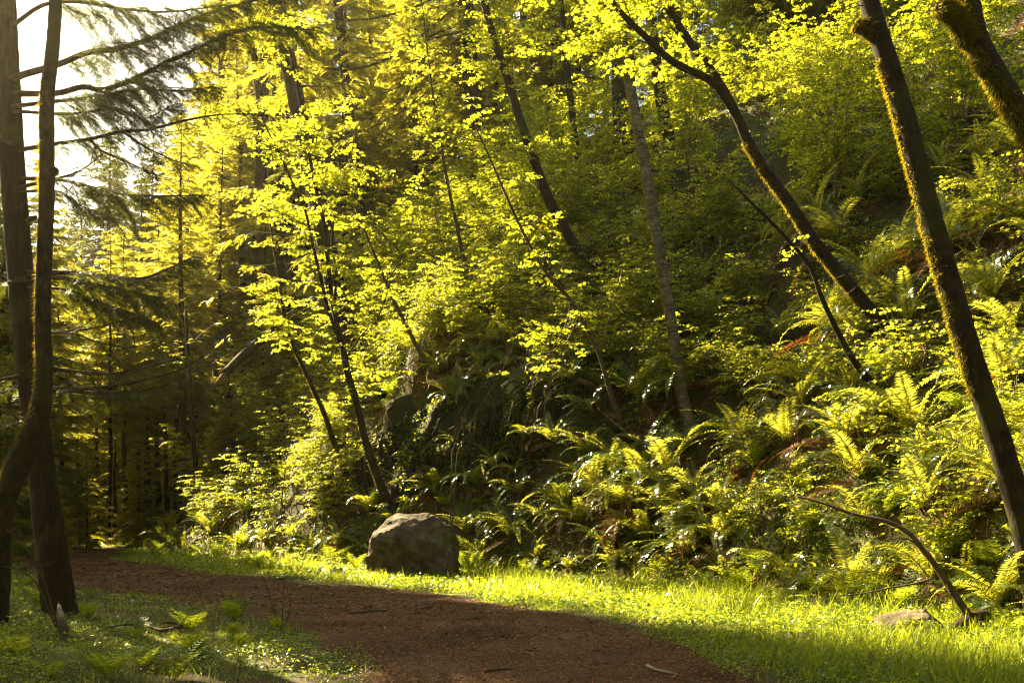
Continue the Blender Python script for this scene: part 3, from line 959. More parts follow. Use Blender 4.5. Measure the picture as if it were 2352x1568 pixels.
dR = 13.0
o, q, r = traced('mossy_maple', 'stout dark moss edged tree trunk leaning to the left along the edge of the slope', [(2400, 1440), (2372, 1300), (2345, 1180), (2300, 1030), (2250, 880), (2212, 760), (2180, 650), (2152, 550), (2130, 470), (2102, 360), (2078, 270), (2045, 160), (2015, 70), (1995, 0), (1980, -60)], dR, dR + .8, .165, .13, 'mossbark', n=24, ext=7, stems_n=3, zone=(.75, 1), L=(.4, 1.0), rough=.07, dead=16)
moss_on(o, q - q[0], r, g, 30000, side=(-1, .55, -.1), size=.065, bias=1.25, thr=.95, lo=.25, hi=.75)
sb_ = MB()
st = np.array([px(2010, 75, dR + .7), px(1990, 62, dR + .65), px(1975, 55, dR + .6), px(1968, 50, dR + .6)]) - q[0]
tube(sb_, st, [.11, .09, .085, .06], 12, .12)
sk = sb_.build('branch_stub', M['mossbark'], o)
moss_on(o, crom(st), taper(crom(st), .10, .07), g, 2500, side=(-.6, 0, -1), size=.10, bias=.8, thr=.2)

dF = 14.8
lf = limb_path([(2230, 85), (2205, 48), (2180, 28), (2155, 18)], dF, dF - .3)
o, q, r = traced('mossy_maple', 'thick dark mossy limb of a tree crossing above the stout trunk', [(2560, 640), (2440, 420), (2385, 330), (2330, 240), (2281, 160), (2245, 90), (2226, 10), (2215, -70)], dF, dF, .19, .15, 'mossbark', n=20, ext=5, limbs=[(lf, taper(lf, .13, .045))], stems_n=3, zone=(.7, 1), rough=.07)
moss_on(o, q - q[0], r, g, 30000, side=(-1, .2, -.7), size=.12, bias=1.1, hi=.9)
moss_on(o, lf - q[0], taper(lf, .13, .06), g, 12000, side=(-1, -.3, -.6), size=.12, bias=.8, thr=-.6)

dv = hit(895, 1172)[1] - .1
A = limb_path([(788, 800), (765, 700), (755, 620), (745, 520), (725, 430), (705, 330), (690, 240), (675, 160), (660, 80), (650, -20)], dv - .5, dv - .7)
B = limb_path([(788, 800), (757, 720), (737, 640), (718, 560), (700, 480), (672, 420), (640, 350), (600, 270)], dv - .5, dv - 1.4)
Cc = limb_path([(768, 705), (772, 620), (762, 560), (772, 480), (800, 400), (815, 300)], dv - .5, dv - .1)
Dd = limb_path([(790, 830), (830, 770), (865, 735), (890, 670), (902, 600)], dv - .5, dv - 1.5)
o, q, r = traced('vine_maple', 'slender maple beside the boulder splitting into several stems at mid height', [(897, 1180), (885, 1140), (865, 1090), (842, 1020), (817, 920), (797, 850), (788, 800)], dv, dv - .5, .125, .095, 'mossbark', n=14, ext=0,
                 limbs=[(A, taper(A, .075, .03)), (B, taper(B, .06, .02)), (Cc, taper(Cc, .045, .015)), (Dd, taper(Dd, .026, .010))], stems_n=9, zone=(.6, 1), L=(.4, 1.1), dead=3, arm=1.2)
moss_on(o, q - q[0], r, g, 5000, side=(-1, .2, 0), size=.05, bias=1.5)

d = hit(800, 1105)[1]
o, q, r = traced('vine_maple', 'thin curved maple stem next to the several stemmed maple', [(805, 1115), (785, 1060), (770, 1025), (745, 950), (722, 900), (700, 850), (672, 790), (652, 720), (640, 640)], d, d - .5, .105, .04, 'mossbark', n=10, ext=3, extr=.2, stems_n=18, zone=(.4, 1), L=(.4, .9), dead=4)
moss_on(o, q - q[0], r, g, 4000, side=(-1, .2, 0), size=.05, bias=1.5)

d = hit(1432, 1003)[1]
o, q, r = traced('vine_maple', 'leaning whip of a maple in front of the dark rock face', [(1436, 1010), (1418, 950), (1400, 895), (1370, 800), (1310, 690), (1250, 620), (1190, 510), (1150, 420), (1110, 330)], d, d - 1.5, .065, .022, 'twig', n=8, ext=1, extr=.2, stems_n=11, zone=(.45, 1), L=(.3, .7), dead=3, limbs=[(_l, taper(_l, .03, .010)) for _l in (limb_path([(1312, 692), (1300, 745), (1270, 800), (1240, 850), (1205, 900)], d - .8, d - 2.2), limb_path([(1330, 725), (1310, 770), (1285, 800), (1230, 820)], d - .8, d - 2.0))])

d = hit(1412, 645)[1]
o, q, r = traced('bent_maple', 'dark tree whose trunk sweeps out of the bank in a curve above the rock face', [(1420, 650), (1388, 620), (1348, 592), (1318, 562), (1295, 522), (1266, 470), (1240, 405), (1215, 335), (1190, 260), (1165, 180), (1135, 90), (1110, 0), (1090, -80)], d, d - 1, .20, .10, 'mossbark', n=14, ext=4, stems_n=18, zone=(.3, 1), L=(.4, 1.1), dead=3)
moss_on(o, q - q[0], r, g, 7000, side=(-1, .2, -.2), size=.07, bias=1.2, hi=.4)

d = hit(1085, 660)[1]
o, q, r = traced('sapling', 'thin dark sapling stem rising from the bank left of the curved trunk', [(1088, 668), (1062, 580), (1045, 500), (1030, 430), (1012, 330), (1000, 260), (990, 185), (980, 100)], d, d - .5, .075, .03, 'twig', n=9, ext=2, extr=.2, stems_n=20, zone=(.25, 1), L=(.4, .9), dead=5)

for lab, pl, r0, r1, bark, sn, up in (
    ('dark straight trunk behind leaves left of the pale alder', [(1336, 460), (1326, 367), (1312, 240), (1299, 127), (1290, 0), (1285, -80)], .15, .12, 'mossbark', 6, 4),
    ('broad reddish old trunk partly hidden behind the pale alder', [(1440, 430), (1436, 330), (1432, 200), (1430, 80), (1428, -60)], .48, .42, 'bark', 2, 8),
    ('mossy dark trunk between the pale alder and the forked trunk', [(1535, 330), (1512, 185), (1500, 90), (1492, 0), (1485, -80)], .26, .2, 'mossbark', 4, 4),
    ('tilted dark stem behind the several stemmed maple', [(1010, 890), (960, 800), (930, 740), (900, 680), (875, 620)], .07, .04, 'twig', 2, 2)):
    d = min(hit(*pl[0])[1], 48)
    o, q, r = traced('dark_tree', lab, pl, d, d, r0, r1, bark, n=14, ext=up, stems_n=sn * 2.5, zone=(.25, 1), L=(.4, 1.1), dead=4)

# curved mossy stump with a broken pointed end
d = hit(1500, 1035)[1]
q = limb_path([(1520, 1045), (1470, 1018), (1432, 1000), (1400, 972), (1372, 945), (1362, 925)], d, d - .8)
e = empty('broken_stump', q[0])
tag(e, 'curved mossy broken stump lying above the bright fern clump', 'stump')
b = MB(); tube(b, q - q[0], taper(q, .17, .05), 12, .12); b.build('trunk', M['mossbark'], e)
moss_on(e, q - q[0], taper(q, .17, .05), g, 3000, side=(-.3, .3, 1), size=.05)

# old conifers on and behind the slope
def big_conifer(label, pl, r0, r1, dmax=60, boughs=(), gen=0, ext=10, lo=.12, seed=1, needle='farneedle', flare=.5):
    gg = np.random.default_rng(seed)
    d = min(hit(*pl[0])[1], dmax)
    q = limb_path(pl, d)
    if q[0, 2] > G(q[0, 0], d) + .3:
        z0 = G(q[0, 0], d) - .3
        q = np.vstack([[(q[0, 0] + .4 * (1 - k), d, z0 + (q[0, 2] - z0) * k) for k in np.linspace(0, .9, 6)], q])
    rad = taper(q, r0, r1, flare, .9)
    q2 = extend(q, ext)
    rad = np.r_[rad, np.linspace(rad[-1], .05, len(q2) - len(q))]
    root = empty('conifer_tree', q[0])
    tag(root, label, 'tree')
    b = MB(); tube(b, q2 - q[0], rad, 18, .05, seed=seed); b.build('trunk', M['bark'], root)
    sb = nb = MB()
    for bp, r, dens, twig, d1 in boughs:
        bough(sb, nb, limb_path(bp, d, d + d1) - q[0], r, gg, twig=twig, sec_gap=.11, start=.12, hang=.7, tip=.26, dens=dens, n=6, mi=1)
    s = np.linspace(0, 1, len(q2))
    for k in range(gen):
        a = gg.uniform(lo, 1)
        bp = np.array([np.interp(a, s, q2[:, j]) for j in range(3)]) - q[0]
        az = k * 2.4
        L = gg.uniform(2.2, 4.6) * (1.1 - .5 * a)
        t = np.linspace(0, 1, 7)
        o_ = np.array([math.cos(az), math.sin(az), 0])
        bq = bp + o_ * (t * L)[:, None] + np.array([0, 0, 1.0]) * (L * (.05 * t - gg.uniform(.2, .5) * t ** 2 + .2 * t ** 4))[:, None] + np.cumsum(gg.normal(0, .03, (7, 3)), 0)
        bough(sb, nb, bq, .045, gg, twig=.9, sec_gap=.12, start=.15, hang=.7, tip=.28, dens=.95 if gg.random() < .8 else .25, n=4, mi=1)
    nb.build('crown', [M[needle], M['twig']], root, smooth=False)
    return root, d

big_conifer('massive old conifer with a flared base on the bank behind the several stemmed maple', [(815, 830), (795, 750), (775, 680), (755, 590), (735, 490), (712, 390), (690, 280), (672, 190), (655, 100), (640, 0), (625, -120)], .42, .28, 41,
            [([(755, 600), (700, 640), (630, 665), (540, 660), (470, 690)], .05, .35, .9, -2), ([(748, 560), (690, 590), (610, 610), (520, 600)], .05, .3, .9, -3), ([(740, 520), (660, 540), (580, 535), (500, 560)], .05, .4, .9, -2),
             ([(720, 430), (640, 440), (560, 430), (480, 450)], .05, .6, .9, -3), ([(765, 660), (700, 705), (630, 735), (560, 745), (500, 790)], .04, .25, .8, -3), ([(735, 490), (800, 500), (860, 520), (900, 560)], .04, .6, .8, -1)], gen=26, seed=31, ext=24, lo=.6)
big_conifer('dark conifer trunk just left of the massive flared conifer', [(697, 810), (685, 730), (670, 640), (655, 560), (640, 480), (612, 330), (590, 180), (570, 0)], .23, .16, 46, gen=34, seed=32, ext=20, lo=.45)
big_conifer('far conifer trunk glimpsed between leaves above the several stemmed maple', [(845, 580), (828, 467), (805, 283), (790, 150), (775, 0)], .30, .24, 54, gen=60, seed=33)
big_conifer('tall dark conifer high on the slope with long bare branches sweeping down to the left', [(1105, 420), (1092, 280), (1083, 190), (1075, 100), (1070, 0), (1065, -100)], .42, .36, 46,
            [([(1066, -20), (1000, 55), (930, 112), (860, 148), (790, 160), (720, 150), (650, 125)], .10, .35, 1.0, -5), ([(1072, 80), (1020, 115), (960, 172), (890, 212), (800, 226), (700, 212)], .07, .4, 1.0, -4),
             ([(1066, -60), (980, 5), (880, 38), (770, 50), (650, 55)], .08, .35, 1.0, -5), ([(1070, 50), (960, 92), (860, 95), (740, 65)], .06, .4, 1.0, -5), ([(1080, 160), (1000, 188), (940, 222), (860, 270), (780, 285)], .05, .6, 1.0, -3),
             ([(1074, 70), (990, 90), (900, 120), (800, 120), (700, 100)], .05, .3, .9, -6), ([(1076, 110), (960, 230), (840, 300), (760, 330)], .05, .5, .9, -5), ([(1085, 200), (1020, 240), (960, 300), (930, 330)], .04, 1, 1.2, -4)], gen=44, seed=34)

# slim dead topped conifer at the bend of the path
gg = np.random.default_rng(55)
d = 40.5
q = limb_path([(467, 1262), (460, 1200), (455, 1120), (447, 1040), (440, 960), (435, 860), (430, 780), (427, 715)], d)
e = empty('young_conifer', q[0])
tag(e, 'slim dark conifer at the path bend, whorl of twigs below its broken top', 'tree')
b = MB(); tube(b, q - q[0], taper(q, .13, .06, .5, .4), 12, .05); b.build('trunk', M['bark'], e)
sb = nb = MB()
for pl, dn in (([(437, 850), (470, 825), (510, 790), (560, 780)], .5), ([(437, 850), (410, 820), (370, 790)], .4), ([(437, 855), (400, 845), (350, 820)], .4), ([(436, 850), (425, 800), (405, 750)], .2), ([(436, 850), (428, 800), (418, 740)], .2), ([(437, 850), (480, 840), (530, 800)], .6),
               ([(445, 1020), (410, 1010), (370, 1015)], .3), ([(450, 1080), (420, 1090), (390, 1110)], .3), ([(448, 1050), (490, 1040), (540, 1050)], .5), ([(441, 960), (500, 960), (570, 975)], .6), ([(432, 800), (470, 760), (520, 730)], .6), ([(430, 770), (390, 740), (350, 720)], .6)):
    bough(sb, nb, limb_path(pl, d, d - 1) - q[0], .022, gg, twig=.5, sec_gap=.12, start=.2, hang=.6, tip=.16, dens=dn, n=4, mi=1)
nb.build('crown', [M['farneedle'], M['twig']], e, smooth=False)

# broken log hanging out of the trees
q = limb_path([(492, 884), (560, 815), (650, 740), (720, 690)], 37, 41)
e = empty('broken_log', q[0])
tag(e, 'broken log hanging at a slant with torn orange wood at its lower end', 'log')
b = MB(); tube(b, q[2:] - q[0], np.linspace(.17, .20, len(q) - 2), 12, .08); b.build('trunk', M['mossbark'], e)
b = MB(); tube(b, q[:4] - q[0], [.02, .08, .14, .15], 8, .25); b.build('torn_end', M['rawwood'], e)

# ------------------------------------------------------------------ background conifers, each its own tree
CON = [make_conifer(201, 26, .30, 3.8, .30, 110), make_conifer(202, 24, .06, 4.4, .28, 170), make_conifer(203, 20, .40, 2.8, .17, 80), make_conifer(204, 30, .22, 4.8, .42, 150), make_conifer(205, 9, .03, 2.4, .11, 80, gap=.10), make_conifer(206, 30, .10, 5.2, .40, 210, needle='needle', tip=.42, wide=.36, step=.085, gap=.13), make_conifer(207, 46, .66, 5.4, .42, 70, hang=.6)]
used = set()
g = np.random.default_rng(77)
def place_conifer(k, x, y, hs, label, group=None):
    """the first call of a kind moves the tree itself, later calls move a copy"""
    o = CON[k]
    if k in used:
        o = copy_tree(o)
    used.add(k)
    z = G(x, y)
    o.location = (x, y, z - .1)
    o.rotation_euler = (g.normal(0, .02), g.normal(0, .02), g.uniform(0, 6.28))
    o.scale = (hs,) * 3
    tag(o, label, 'tree', group)
    return o

# slender trunks of the dark wood beyond the bend, left to right
for (x, y, k, hs, lab) in (
    (18, 47, 2, .75, 'slender dark conifer stem seen left of the thick conifer trunk'),
    (156, 44, 2, .8, 'dark conifer stem just right of the thick conifer trunk beyond the path'),
    (186, 50, 2, .85, 'straight dark stem second to the right of the thick conifer trunk'),
    (222, 52, 2, .8, 'dark stem above the left end of the path bend'),
    (246, 47, 2, .9, 'stouter dark stem above the path where it bends'),
    (264, 55, 2, .8, 'thin dark stem just right of the stouter stem above the path bend'),
    (292, 49, 2, .95, 'dark stem standing behind the far tip of the path'),
    (318, 56, 2, .85, 'thinnest dark stem of the wood behind the far path bend'),
    (334, 53, 2, .9, 'one of a close pair of dark stems behind the bend, its left one'),
    (346, 54, 2, .9, 'one of a close pair of dark stems behind the bend, its right one'),
    (382, 50, 2, 1.05, 'dark stem left of the double trunk near the slim broken topped conifer'),
    (402, 52, 2, 1.0, 'thin straight stem close to the slim broken topped conifer'),
    (418, 46, 0, .85, 'thick dark trunk directly left of the slim broken topped conifer'),
    (505, 50, 2, 1.1, 'dark stem on the bank right of the slim broken topped conifer'),
    (570, 52, 0, 1.0, 'tall dark conifer rising behind the hanging broken log')):
    place_conifer(k, (x - HX) / F * y, y, hs * .85, lab)
# dense conifers further back; low toward the open sky, taller behind the slope
for i, (x, y, k, hs, lab) in enumerate((
    (-120, 56, 1, .72, 'dense conifer at the left edge behind the thick trunk'),
    (20, 63, 1, .80, 'dense conifer filling the gap between the two left trunks'),
    (120, 70, 1, .86, 'dense conifer below the open sky right of the mossy slim tree'),
    (240, 88, 5, 1.2, 'tall hazy conifer with a pointed top against the bright sky'),
    (215, 60, 1, .56, 'dense low conifer behind the far tip of the path'),
    (300, 66, 1, .72, 'dense conifer in front of the tall hazy pointed one'),
    (370, 58, 1, .68, 'bright conifer left of the slim broken topped one'),
    (330, 78, 5, .95, 'conifer whose top is just right of the tall hazy pointed one'),
    (430, 62, 3, .80, 'bright conifer directly behind the slim broken topped one'),
    (470, 74, 3, 1.05, 'tall conifer high behind the slim broken topped one'),
    (530, 56, 3, 1.0, 'bright conifer behind the hanging broken log'),
    (610, 64, 3, 1.15, 'conifer between the hanging log and the massive flared conifer'),
    (700, 72, 3, 1.1, 'tall conifer behind the massive flared conifer'),
    (790, 58, 0, 1.0, 'conifer right behind the stems of the several stemmed maple'),
    (870, 66, 3, 1.0, 'conifer on the slope right of the several stemmed maple'),
    (950, 58, 1, .9, 'dense conifer on the slope behind the thin sapling'),
    (1030, 70, 3, .9, 'conifer behind the high conifer with sweeping bare branches'),
    (1150, 62, 1, .85, 'dense conifer high on the slope right of the sweeping branched conifer'),
    (1260, 58, 1, .75, 'dense conifer on top of the slope left of the pale alder'),
    (1390, 56, 0, .7, 'conifer on top of the slope behind the pale alder'),
    (1560, 54, 1, .7, 'dense conifer on top of the slope right of the pale alder'),
    (1750, 50, 1, .7, 'dense conifer on top of the slope above the forked trunk'),
    (1950, 46, 1, .7, 'dense conifer high on the slope left of the stout trunk'),
    (2180, 44, 1, .7, 'dense conifer high on the slope between the two mossy trunks'),
    (2350, 42, 1, .7, 'dense conifer high on the slope at the right edge'),
    (520, 70, 3, 1.35, 'very tall conifer behind the broken log and the massive conifer, its left neighbour'), (650, 60, 3, 1.25, 'very tall conifer just behind the massive flared conifer'), (840, 76, 3, 1.4, 'very tall conifer farthest back above the several stemmed maple'), (980, 64, 3, 1.2, 'very tall conifer behind the thin sapling'),
    (1200, 68, 3, 1.1, 'very tall conifer on the crest left of the pale alder'), (1330, 62, 3, 1.0, 'very tall conifer on the crest behind the dark straight trunk'),
    (185, 92, 5, 1.05, 'far hazy conifer just left of the tall pointed one'), (285, 96, 5, 1.2, 'far hazy conifer just right of the tall pointed one'), (350, 90, 5, 1.2, 'far hazy conifer second to the right of the tall pointed one'), (410, 98, 5, 1.4, 'far hazy conifer third to the right of the tall pointed one'),
    
    (500, 54, 6, 1.0, 'very tall conifer added for shade between the slim broken topped one and the hanging log'), (585, 50, 6, .98, 'very tall conifer with a high crown added for shade over the hanging broken log'),  # three conifers added so their crowns, above the frame, shade the upper slope
    (660, 52, 6, 1.05, 'very tall conifer with a high crown added for shade left of the massive flared one'),
    (60, 95, 5, 1.0, 'far hazy conifer low against the sky between the left trunks'),
    (160, 100, 5, 1.1, 'far hazy conifer left of the tall pointed one'))):
    place_conifer(k, (x - HX) / F * y, y, hs, lab)
for (x, y, hs, lab) in ((95, 34, .5, 'small conifer at the path side behind the two left trunks'), (200, 42, .55, 'young conifer at the edge of the dark wood'), (320, 45, .6, 'young conifer behind the grassy inside of the bend'),
                        (-40, 30, .6, 'young conifer at the left edge behind the trunks'), (600, 43, .8, 'young conifer on the bank below the hanging log'), (540, 40, .55, 'small conifer low on the bank left of the hanging log')):
    place_conifer(4, (x - HX) / F * y, y, hs, lab)

# wood left of the path; mostly unseen conifers added to shade path and floor
for (x, y, k, hs, lab) in ((-17.2, 29.5, 1, .78, 'dense conifer added for shade left of the path just beyond the edge of view'), (-20.5, 36, 1, 1.0, 'dense conifer behind the thick conifer trunk at the left edge'), (-24, 40, 3, .75, 'tall conifer deep in the wood left of the path'),
                           (-21, 27, 1, .95, 'unseen dense conifer added for shade left of the path, second from the edge of view'), (-16.5, 22.5, 1, .50, 'unseen dense conifer added for shade beside the slim mossy tree, out to its left'), (-26, 33, 3, .9, 'unseen tall conifer added for shade furthest out on the left'), (-13.5, 17.5, 4, .8, 'young conifer left of the slim mossy tree'),
                           (-23.5, 44, 1, .72, 'dense conifer left behind the near trunks at the left edge'), (-18.2, 35, 1, .60, 'dense conifer behind the elbow of the slim mossy tree'), (-19.0, 40, 1, .70, 'dense conifer low between the slim mossy tree and the path bend'), (-31.5, 45.5, 3, 1.35, 'very tall unseen conifer added to shade the path, outermost of its row'), (-30, 46.8, 3, 1.3, 'very tall unseen conifer added to shade the path, second of its row'), (-31.5, 47.5, 3, 1.4, 'very tall unseen conifer added to shade the path, innermost of its row'), (-29, 43.5, 0, 1.5, 'very tall unseen conifer added for shade before the row far left of the path'), (-32, 50, 3, 1.45, 'very tall unseen conifer added for shade behind the row far left of the path'), (-30, 42, 1, .95, 'dense conifer far out to the left of the path'), (-24, 22, 1, .9, 'dense conifer well out to the left of the slim mossy tree')):
    place_conifer(k, x, y, hs, lab)

for (x, y, hs, lab) in ((0, 70, 1.2, 'low bushy conifer deep in the wood left of the slim mossy tree'), (80, 66, 1.1, 'low bushy conifer deep in the wood between the two left trunks'), (150, 74, 1.3, 'low bushy conifer deep in the wood right of the thick conifer'), (190, 68, 1.0, 'low bushy conifer deep in the wood left of the path tip'),
                        (235, 72, 1.2, 'low bushy conifer deep in the wood over the left part of the path tip'), (275, 66, 1.0, 'low bushy conifer deep in the wood right over the path tip'), (310, 74, 1.3, 'low bushy conifer deep in the wood behind the thinnest stem'), (345, 67, 1.1, 'low bushy conifer deep in the wood behind the close pair of stems'),
                        (385, 72, 1.2, 'low bushy conifer deep in the wood right of the close pair of stems'), (420, 64, 1.0, 'low bushy conifer deep in the wood behind the thick dark trunk'), (455, 60, 1.1, 'low bushy conifer behind the foot of the slim broken topped one'), (510, 64, 1.3, 'low bushy conifer behind the bank right of the slim broken topped one'),
                        (110, 80, 1.5, 'low bushy conifer farthest back left of the path'), (260, 84, 1.6, 'low bushy conifer farthest back over the path'), (400, 82, 1.6, 'low bushy conifer farthest back right of the path')):
    place_conifer(4, (x - HX) / F * y, y, hs * 1.15, lab)

# unseen conifers added behind the viewer to cut the sky fill
for x, y, hs in ((-26, 8, 1.1), (-18, 2, 1.2), (-12, -4, 1.2), (-5, -9, 1.3), (3, -11, 1.2), (10, -9, 1.2), (-22, -6, 1.3), (-14, -14, 1.3), (0, -18, 1.4), (9, -17, 1.3), (17, -12, 1.2), (-30, 0, 1.2), (-7, -22, 1.4), (24, -6, 1.0)):
    place_conifer(1, x, y, hs, 'unseen dense conifer added behind the viewer to darken the sky fill', 'unseen conifers added behind the viewer')

# ------------------------------------------------------------------ shrubs and ferns
LAND = {'the boulder': (945, 1240), 'the dark rock face': (1090, 960), 'the foot of the pale alder': (1580, 960), 'the middle of the pale alder': (1500, 520), 'the top of the pale alder': (1430, 120),
        'the foot of the forked trunk': (2030, 740), 'the middle of the forked trunk': (1820, 470), 'the fork of the forked trunk': (1620, 180), 'the lower part of the stout trunk': (2270, 950), 'the middle of the stout trunk': (2150, 560),
        'the top of the stout trunk': (2020, 110), 'the thick mossy limb': (2300, 200), 'the fallen dark branch': (2060, 1250), 'the flat grey rock': (2100, 1420), 'the several stemmed maple': (760, 640), 'the foot of the several stemmed maple': (870, 1080),
        'the thin curved maple stem': (710, 900), 'the flared old conifer': (800, 770), 'the slim broken topped conifer': (450, 1100), 'the hanging broken log': (560, 815), 'the bend of the path': (330, 1270), 'the curved mossy stump': (1420, 985), 'the curved trunk above the rock face': (1350, 590),
        'the thin sapling': (1040, 480), 'the sweeping branched conifer': (1080, 180), 'the thick conifer at the left': (130, 1380), 'the small pale stone': (372, 1530), 'the verge of the path': (1500, 1350), 'the sunny fern bank': (1500, 1150), 'the grassy foot of the slope': (1800, 1330), 'the shaded slope crest': (1750, 60)}
ORD = ['leftmost', 'second from left', 'third from left', 'fourth from left', 'fifth from left', 'sixth from left', 'seventh from left', 'eighth from left', 'ninth from left', 'tenth from left']
scat = []            # (object, noun, look, world point)
def put(proto, flag, x, y, sc, rot=None, noun='', look='', cat='', group='', sink=.03, tilt=0.0, dz=0.0):
    o = proto if flag not in used else copy_tree(proto)
    used.add(flag)
    z = G(x, y)
    e = .35
    n = nrm(np.array([(G(x - e, y) - G(x + e, y)), (G(x, y - e) - G(x, y + e)), 2 * e]))
    up = nrm(n * tilt + np.array([0, 0, 1.0]) * (1 - tilt))
    qd = Vector((0, 0, 1)).rotation_difference(Vector(up)) @ Quaternion((0, 0, 1), g.uniform(0, 6.28) if rot is None else rot)
    o.rotation_mode = 'QUATERNION'
    o.rotation_quaternion = qd
    o.location = (x, y, z - sink + dz)
    o.scale = (sc,) * 3
    tag(o, None, cat, group)
    scat.append((o, noun, look, np.array([x, y, z + .35 * sc])))
    return o

def in_cliff(x, y, s):
    return (-4.4 < x < 1.9) & (18 < y < 33) & (s > 1.7) & (s < 2.9)

SH = [make_shrub(301, 2.4, 9, .9, .070), make_shrub(302, 3.4, 8, .8, .075), make_shrub(303, 1.5, 9, 1.1, .065, Lm=.8), make_shrub(304, 4.6, 7, .7, .080, Lm=1.25)]
HB = [make_shrub(311, .55, 8, 1.0, .060, 'herb', 'twig', OVAL_V, OVAL_F, .45, .06, 'leafy_herb'), make_shrub(312, .8, 10, 1.1, .055, 'herb', 'palestem', MAPLE_V, MAPLE_F, .5, .06, 'leafy_herb'), make_shrub(313, .42, 8, 1.2, .045, 'herb', 'twig', OVAL_V, OVAL_F, .4, .05, 'leafy_herb')]
FE = [make_fern(401, 18, 1.15, dead=3), make_fern(402, 14, 1.0, dead=5), make_fern(403, 20, 1.3, dead=5, open_=1.25), make_fern(404, 11, .85, dead=2), make_fern(405, 15, 1.2, dead=7, open_=.75), make_fern(406, 19, 1.05, dead=3, open_=1.1)]
LF = [make_lady_fern(411, 9, .75), make_lady_fern(412, 11, .9), make_lady_fern(413, 7, .6)]
def scatter(n, slo, shi, dmin, ok=lambda x, y, s: True, tries=9000, ylo=9.5, yhi=46, power=1.0, margin=.06):
    pts = []
    for _ in range(tries):
        if len(pts) >= n: break
        y = (ylo ** (1 - power) + g.random() * (yhi ** (1 - power) - ylo ** (1 - power))) ** (1 / (1 - power)) if power != 1 else ylo * (yhi / ylo) ** g.random()
        x = g.uniform(-.52 - margin, .52 + margin) * y
        s = float(toe_s(np.array([x]), np.array([y]))[0])
        if not (slo < s < shi) or in_cliff(x, y, s) or not ok(x, y, s): continue
        if any((x - a) ** 2 + (y - b) ** 2 < (dmin * (.7 + y / 40)) ** 2 for a, b in pts): continue
        pts.append((x, y))
    return pts
boul = lambda x, y, s: not (abs(x - AL[0] * y / AL[1]) < .75 and AL[1] - 2.6 < y < AL[1] + .3) and not (1 < x < 5 and 22.3 < y < 27 and g.random() < .65) and (x - bl[0]) ** 2 + (y - bl[1]) ** 2 > 1.35 ** 2 and not (abs(x - bl[0]) < 1.1 and y < bl[1])
# sword ferns on the slope
for i, (x, y) in enumerate(scatter(235, .3, 9, .62, boul)):
    k = int(g.integers(0, 6))
    put(FE[k], ('fe', k), x, y, g.uniform(.85, 1.35) if x < 2 else g.uniform(1.1, 1.7), None, 'sword fern', 'arching', 'fern', 'sword ferns on the slope', tilt=.35)
for (x, y, sc) in ((1370, 1130, 1.3), (1420, 1090, 1.4), (1480, 1120, 1.5), (1540, 1100, 1.45), (1600, 1140, 1.5), (1440, 1180, 1.4), (1520, 1190, 1.5), (1590, 1210, 1.4), (1340, 1210, 1.2), (1660, 1180, 1.4), (1490, 1250, 1.3), (1400, 1260, 1.2), (1570, 1040, 1.3), (1300, 1170, 1.1)):
    p = hit(x, y)
    k = int(g.integers(0, 6))
    put(FE[k], ('fe', k), p[0], p[1], sc * 1.15, None, 'sword fern', 'glossy', 'fern', 'large sword ferns of the bright clump', tilt=.35)
for i, (x, y) in enumerate(scatter(90, -.5, 3.5, .5, boul)):
    k = int(g.integers(0, 3))
    put(LF[k], ('lf', k), x, y, g.uniform(.7, 1.2), None, 'lady fern', 'soft', 'fern', 'lady ferns along the foot of the slope', tilt=.3)
# ferns about the boulder
for (x, y, k, sc) in ((1075, 1300, 1, .8), (1020, 1325, 2, .7), (818, 1310, 0, .9), (790, 1300, 2, .9), (1085, 1215, 1, 1.0), (620, 1318, 0, .9), (580, 1312, 1, .8), (985, 1322, 2, .5)):
    p = hit(x, y)
    put(LF[k], ('lf', k), p[0], p[1], sc, None, 'lady fern', 'soft', 'fern', 'lady ferns along the foot of the slope', tilt=.2)
# leafy shrubs up the slope
for i, (x, y) in enumerate(scatter(105, .9, 9, .95, lambda x, y, s: boul(x, y, s) and y > 13 and not (-4.8 < x < 4.2 and s < 2.2 and y < 31) and (x < 1.5 or s > 5.5 or g.random() < .3))):
    k = int(g.choice([0, 0, 2, 2, 1])) if x < 1.5 else 2
    put(SH[k], ('sh', k), x, y, g.uniform(.75, 1.1), None, 'leafy shrub', 'bright', 'shrub', 'leafy shrubs on the slope', tilt=.15)
for i, (x, y) in enumerate(scatter(42, 3.4, 9.5, .8, lambda x, y, s: -5 < x < 6.5 and y > 22, ylo=22, yhi=38, tries=20000)):
    k = int(g.choice([0, 2, 2, 1]))
    put(SH[k], ('sh', k), x, y, g.uniform(.75, 1.15), None, 'leafy shrub', 'rambling', 'shrub', 'leafy shrubs above the dark cliff', tilt=.3)
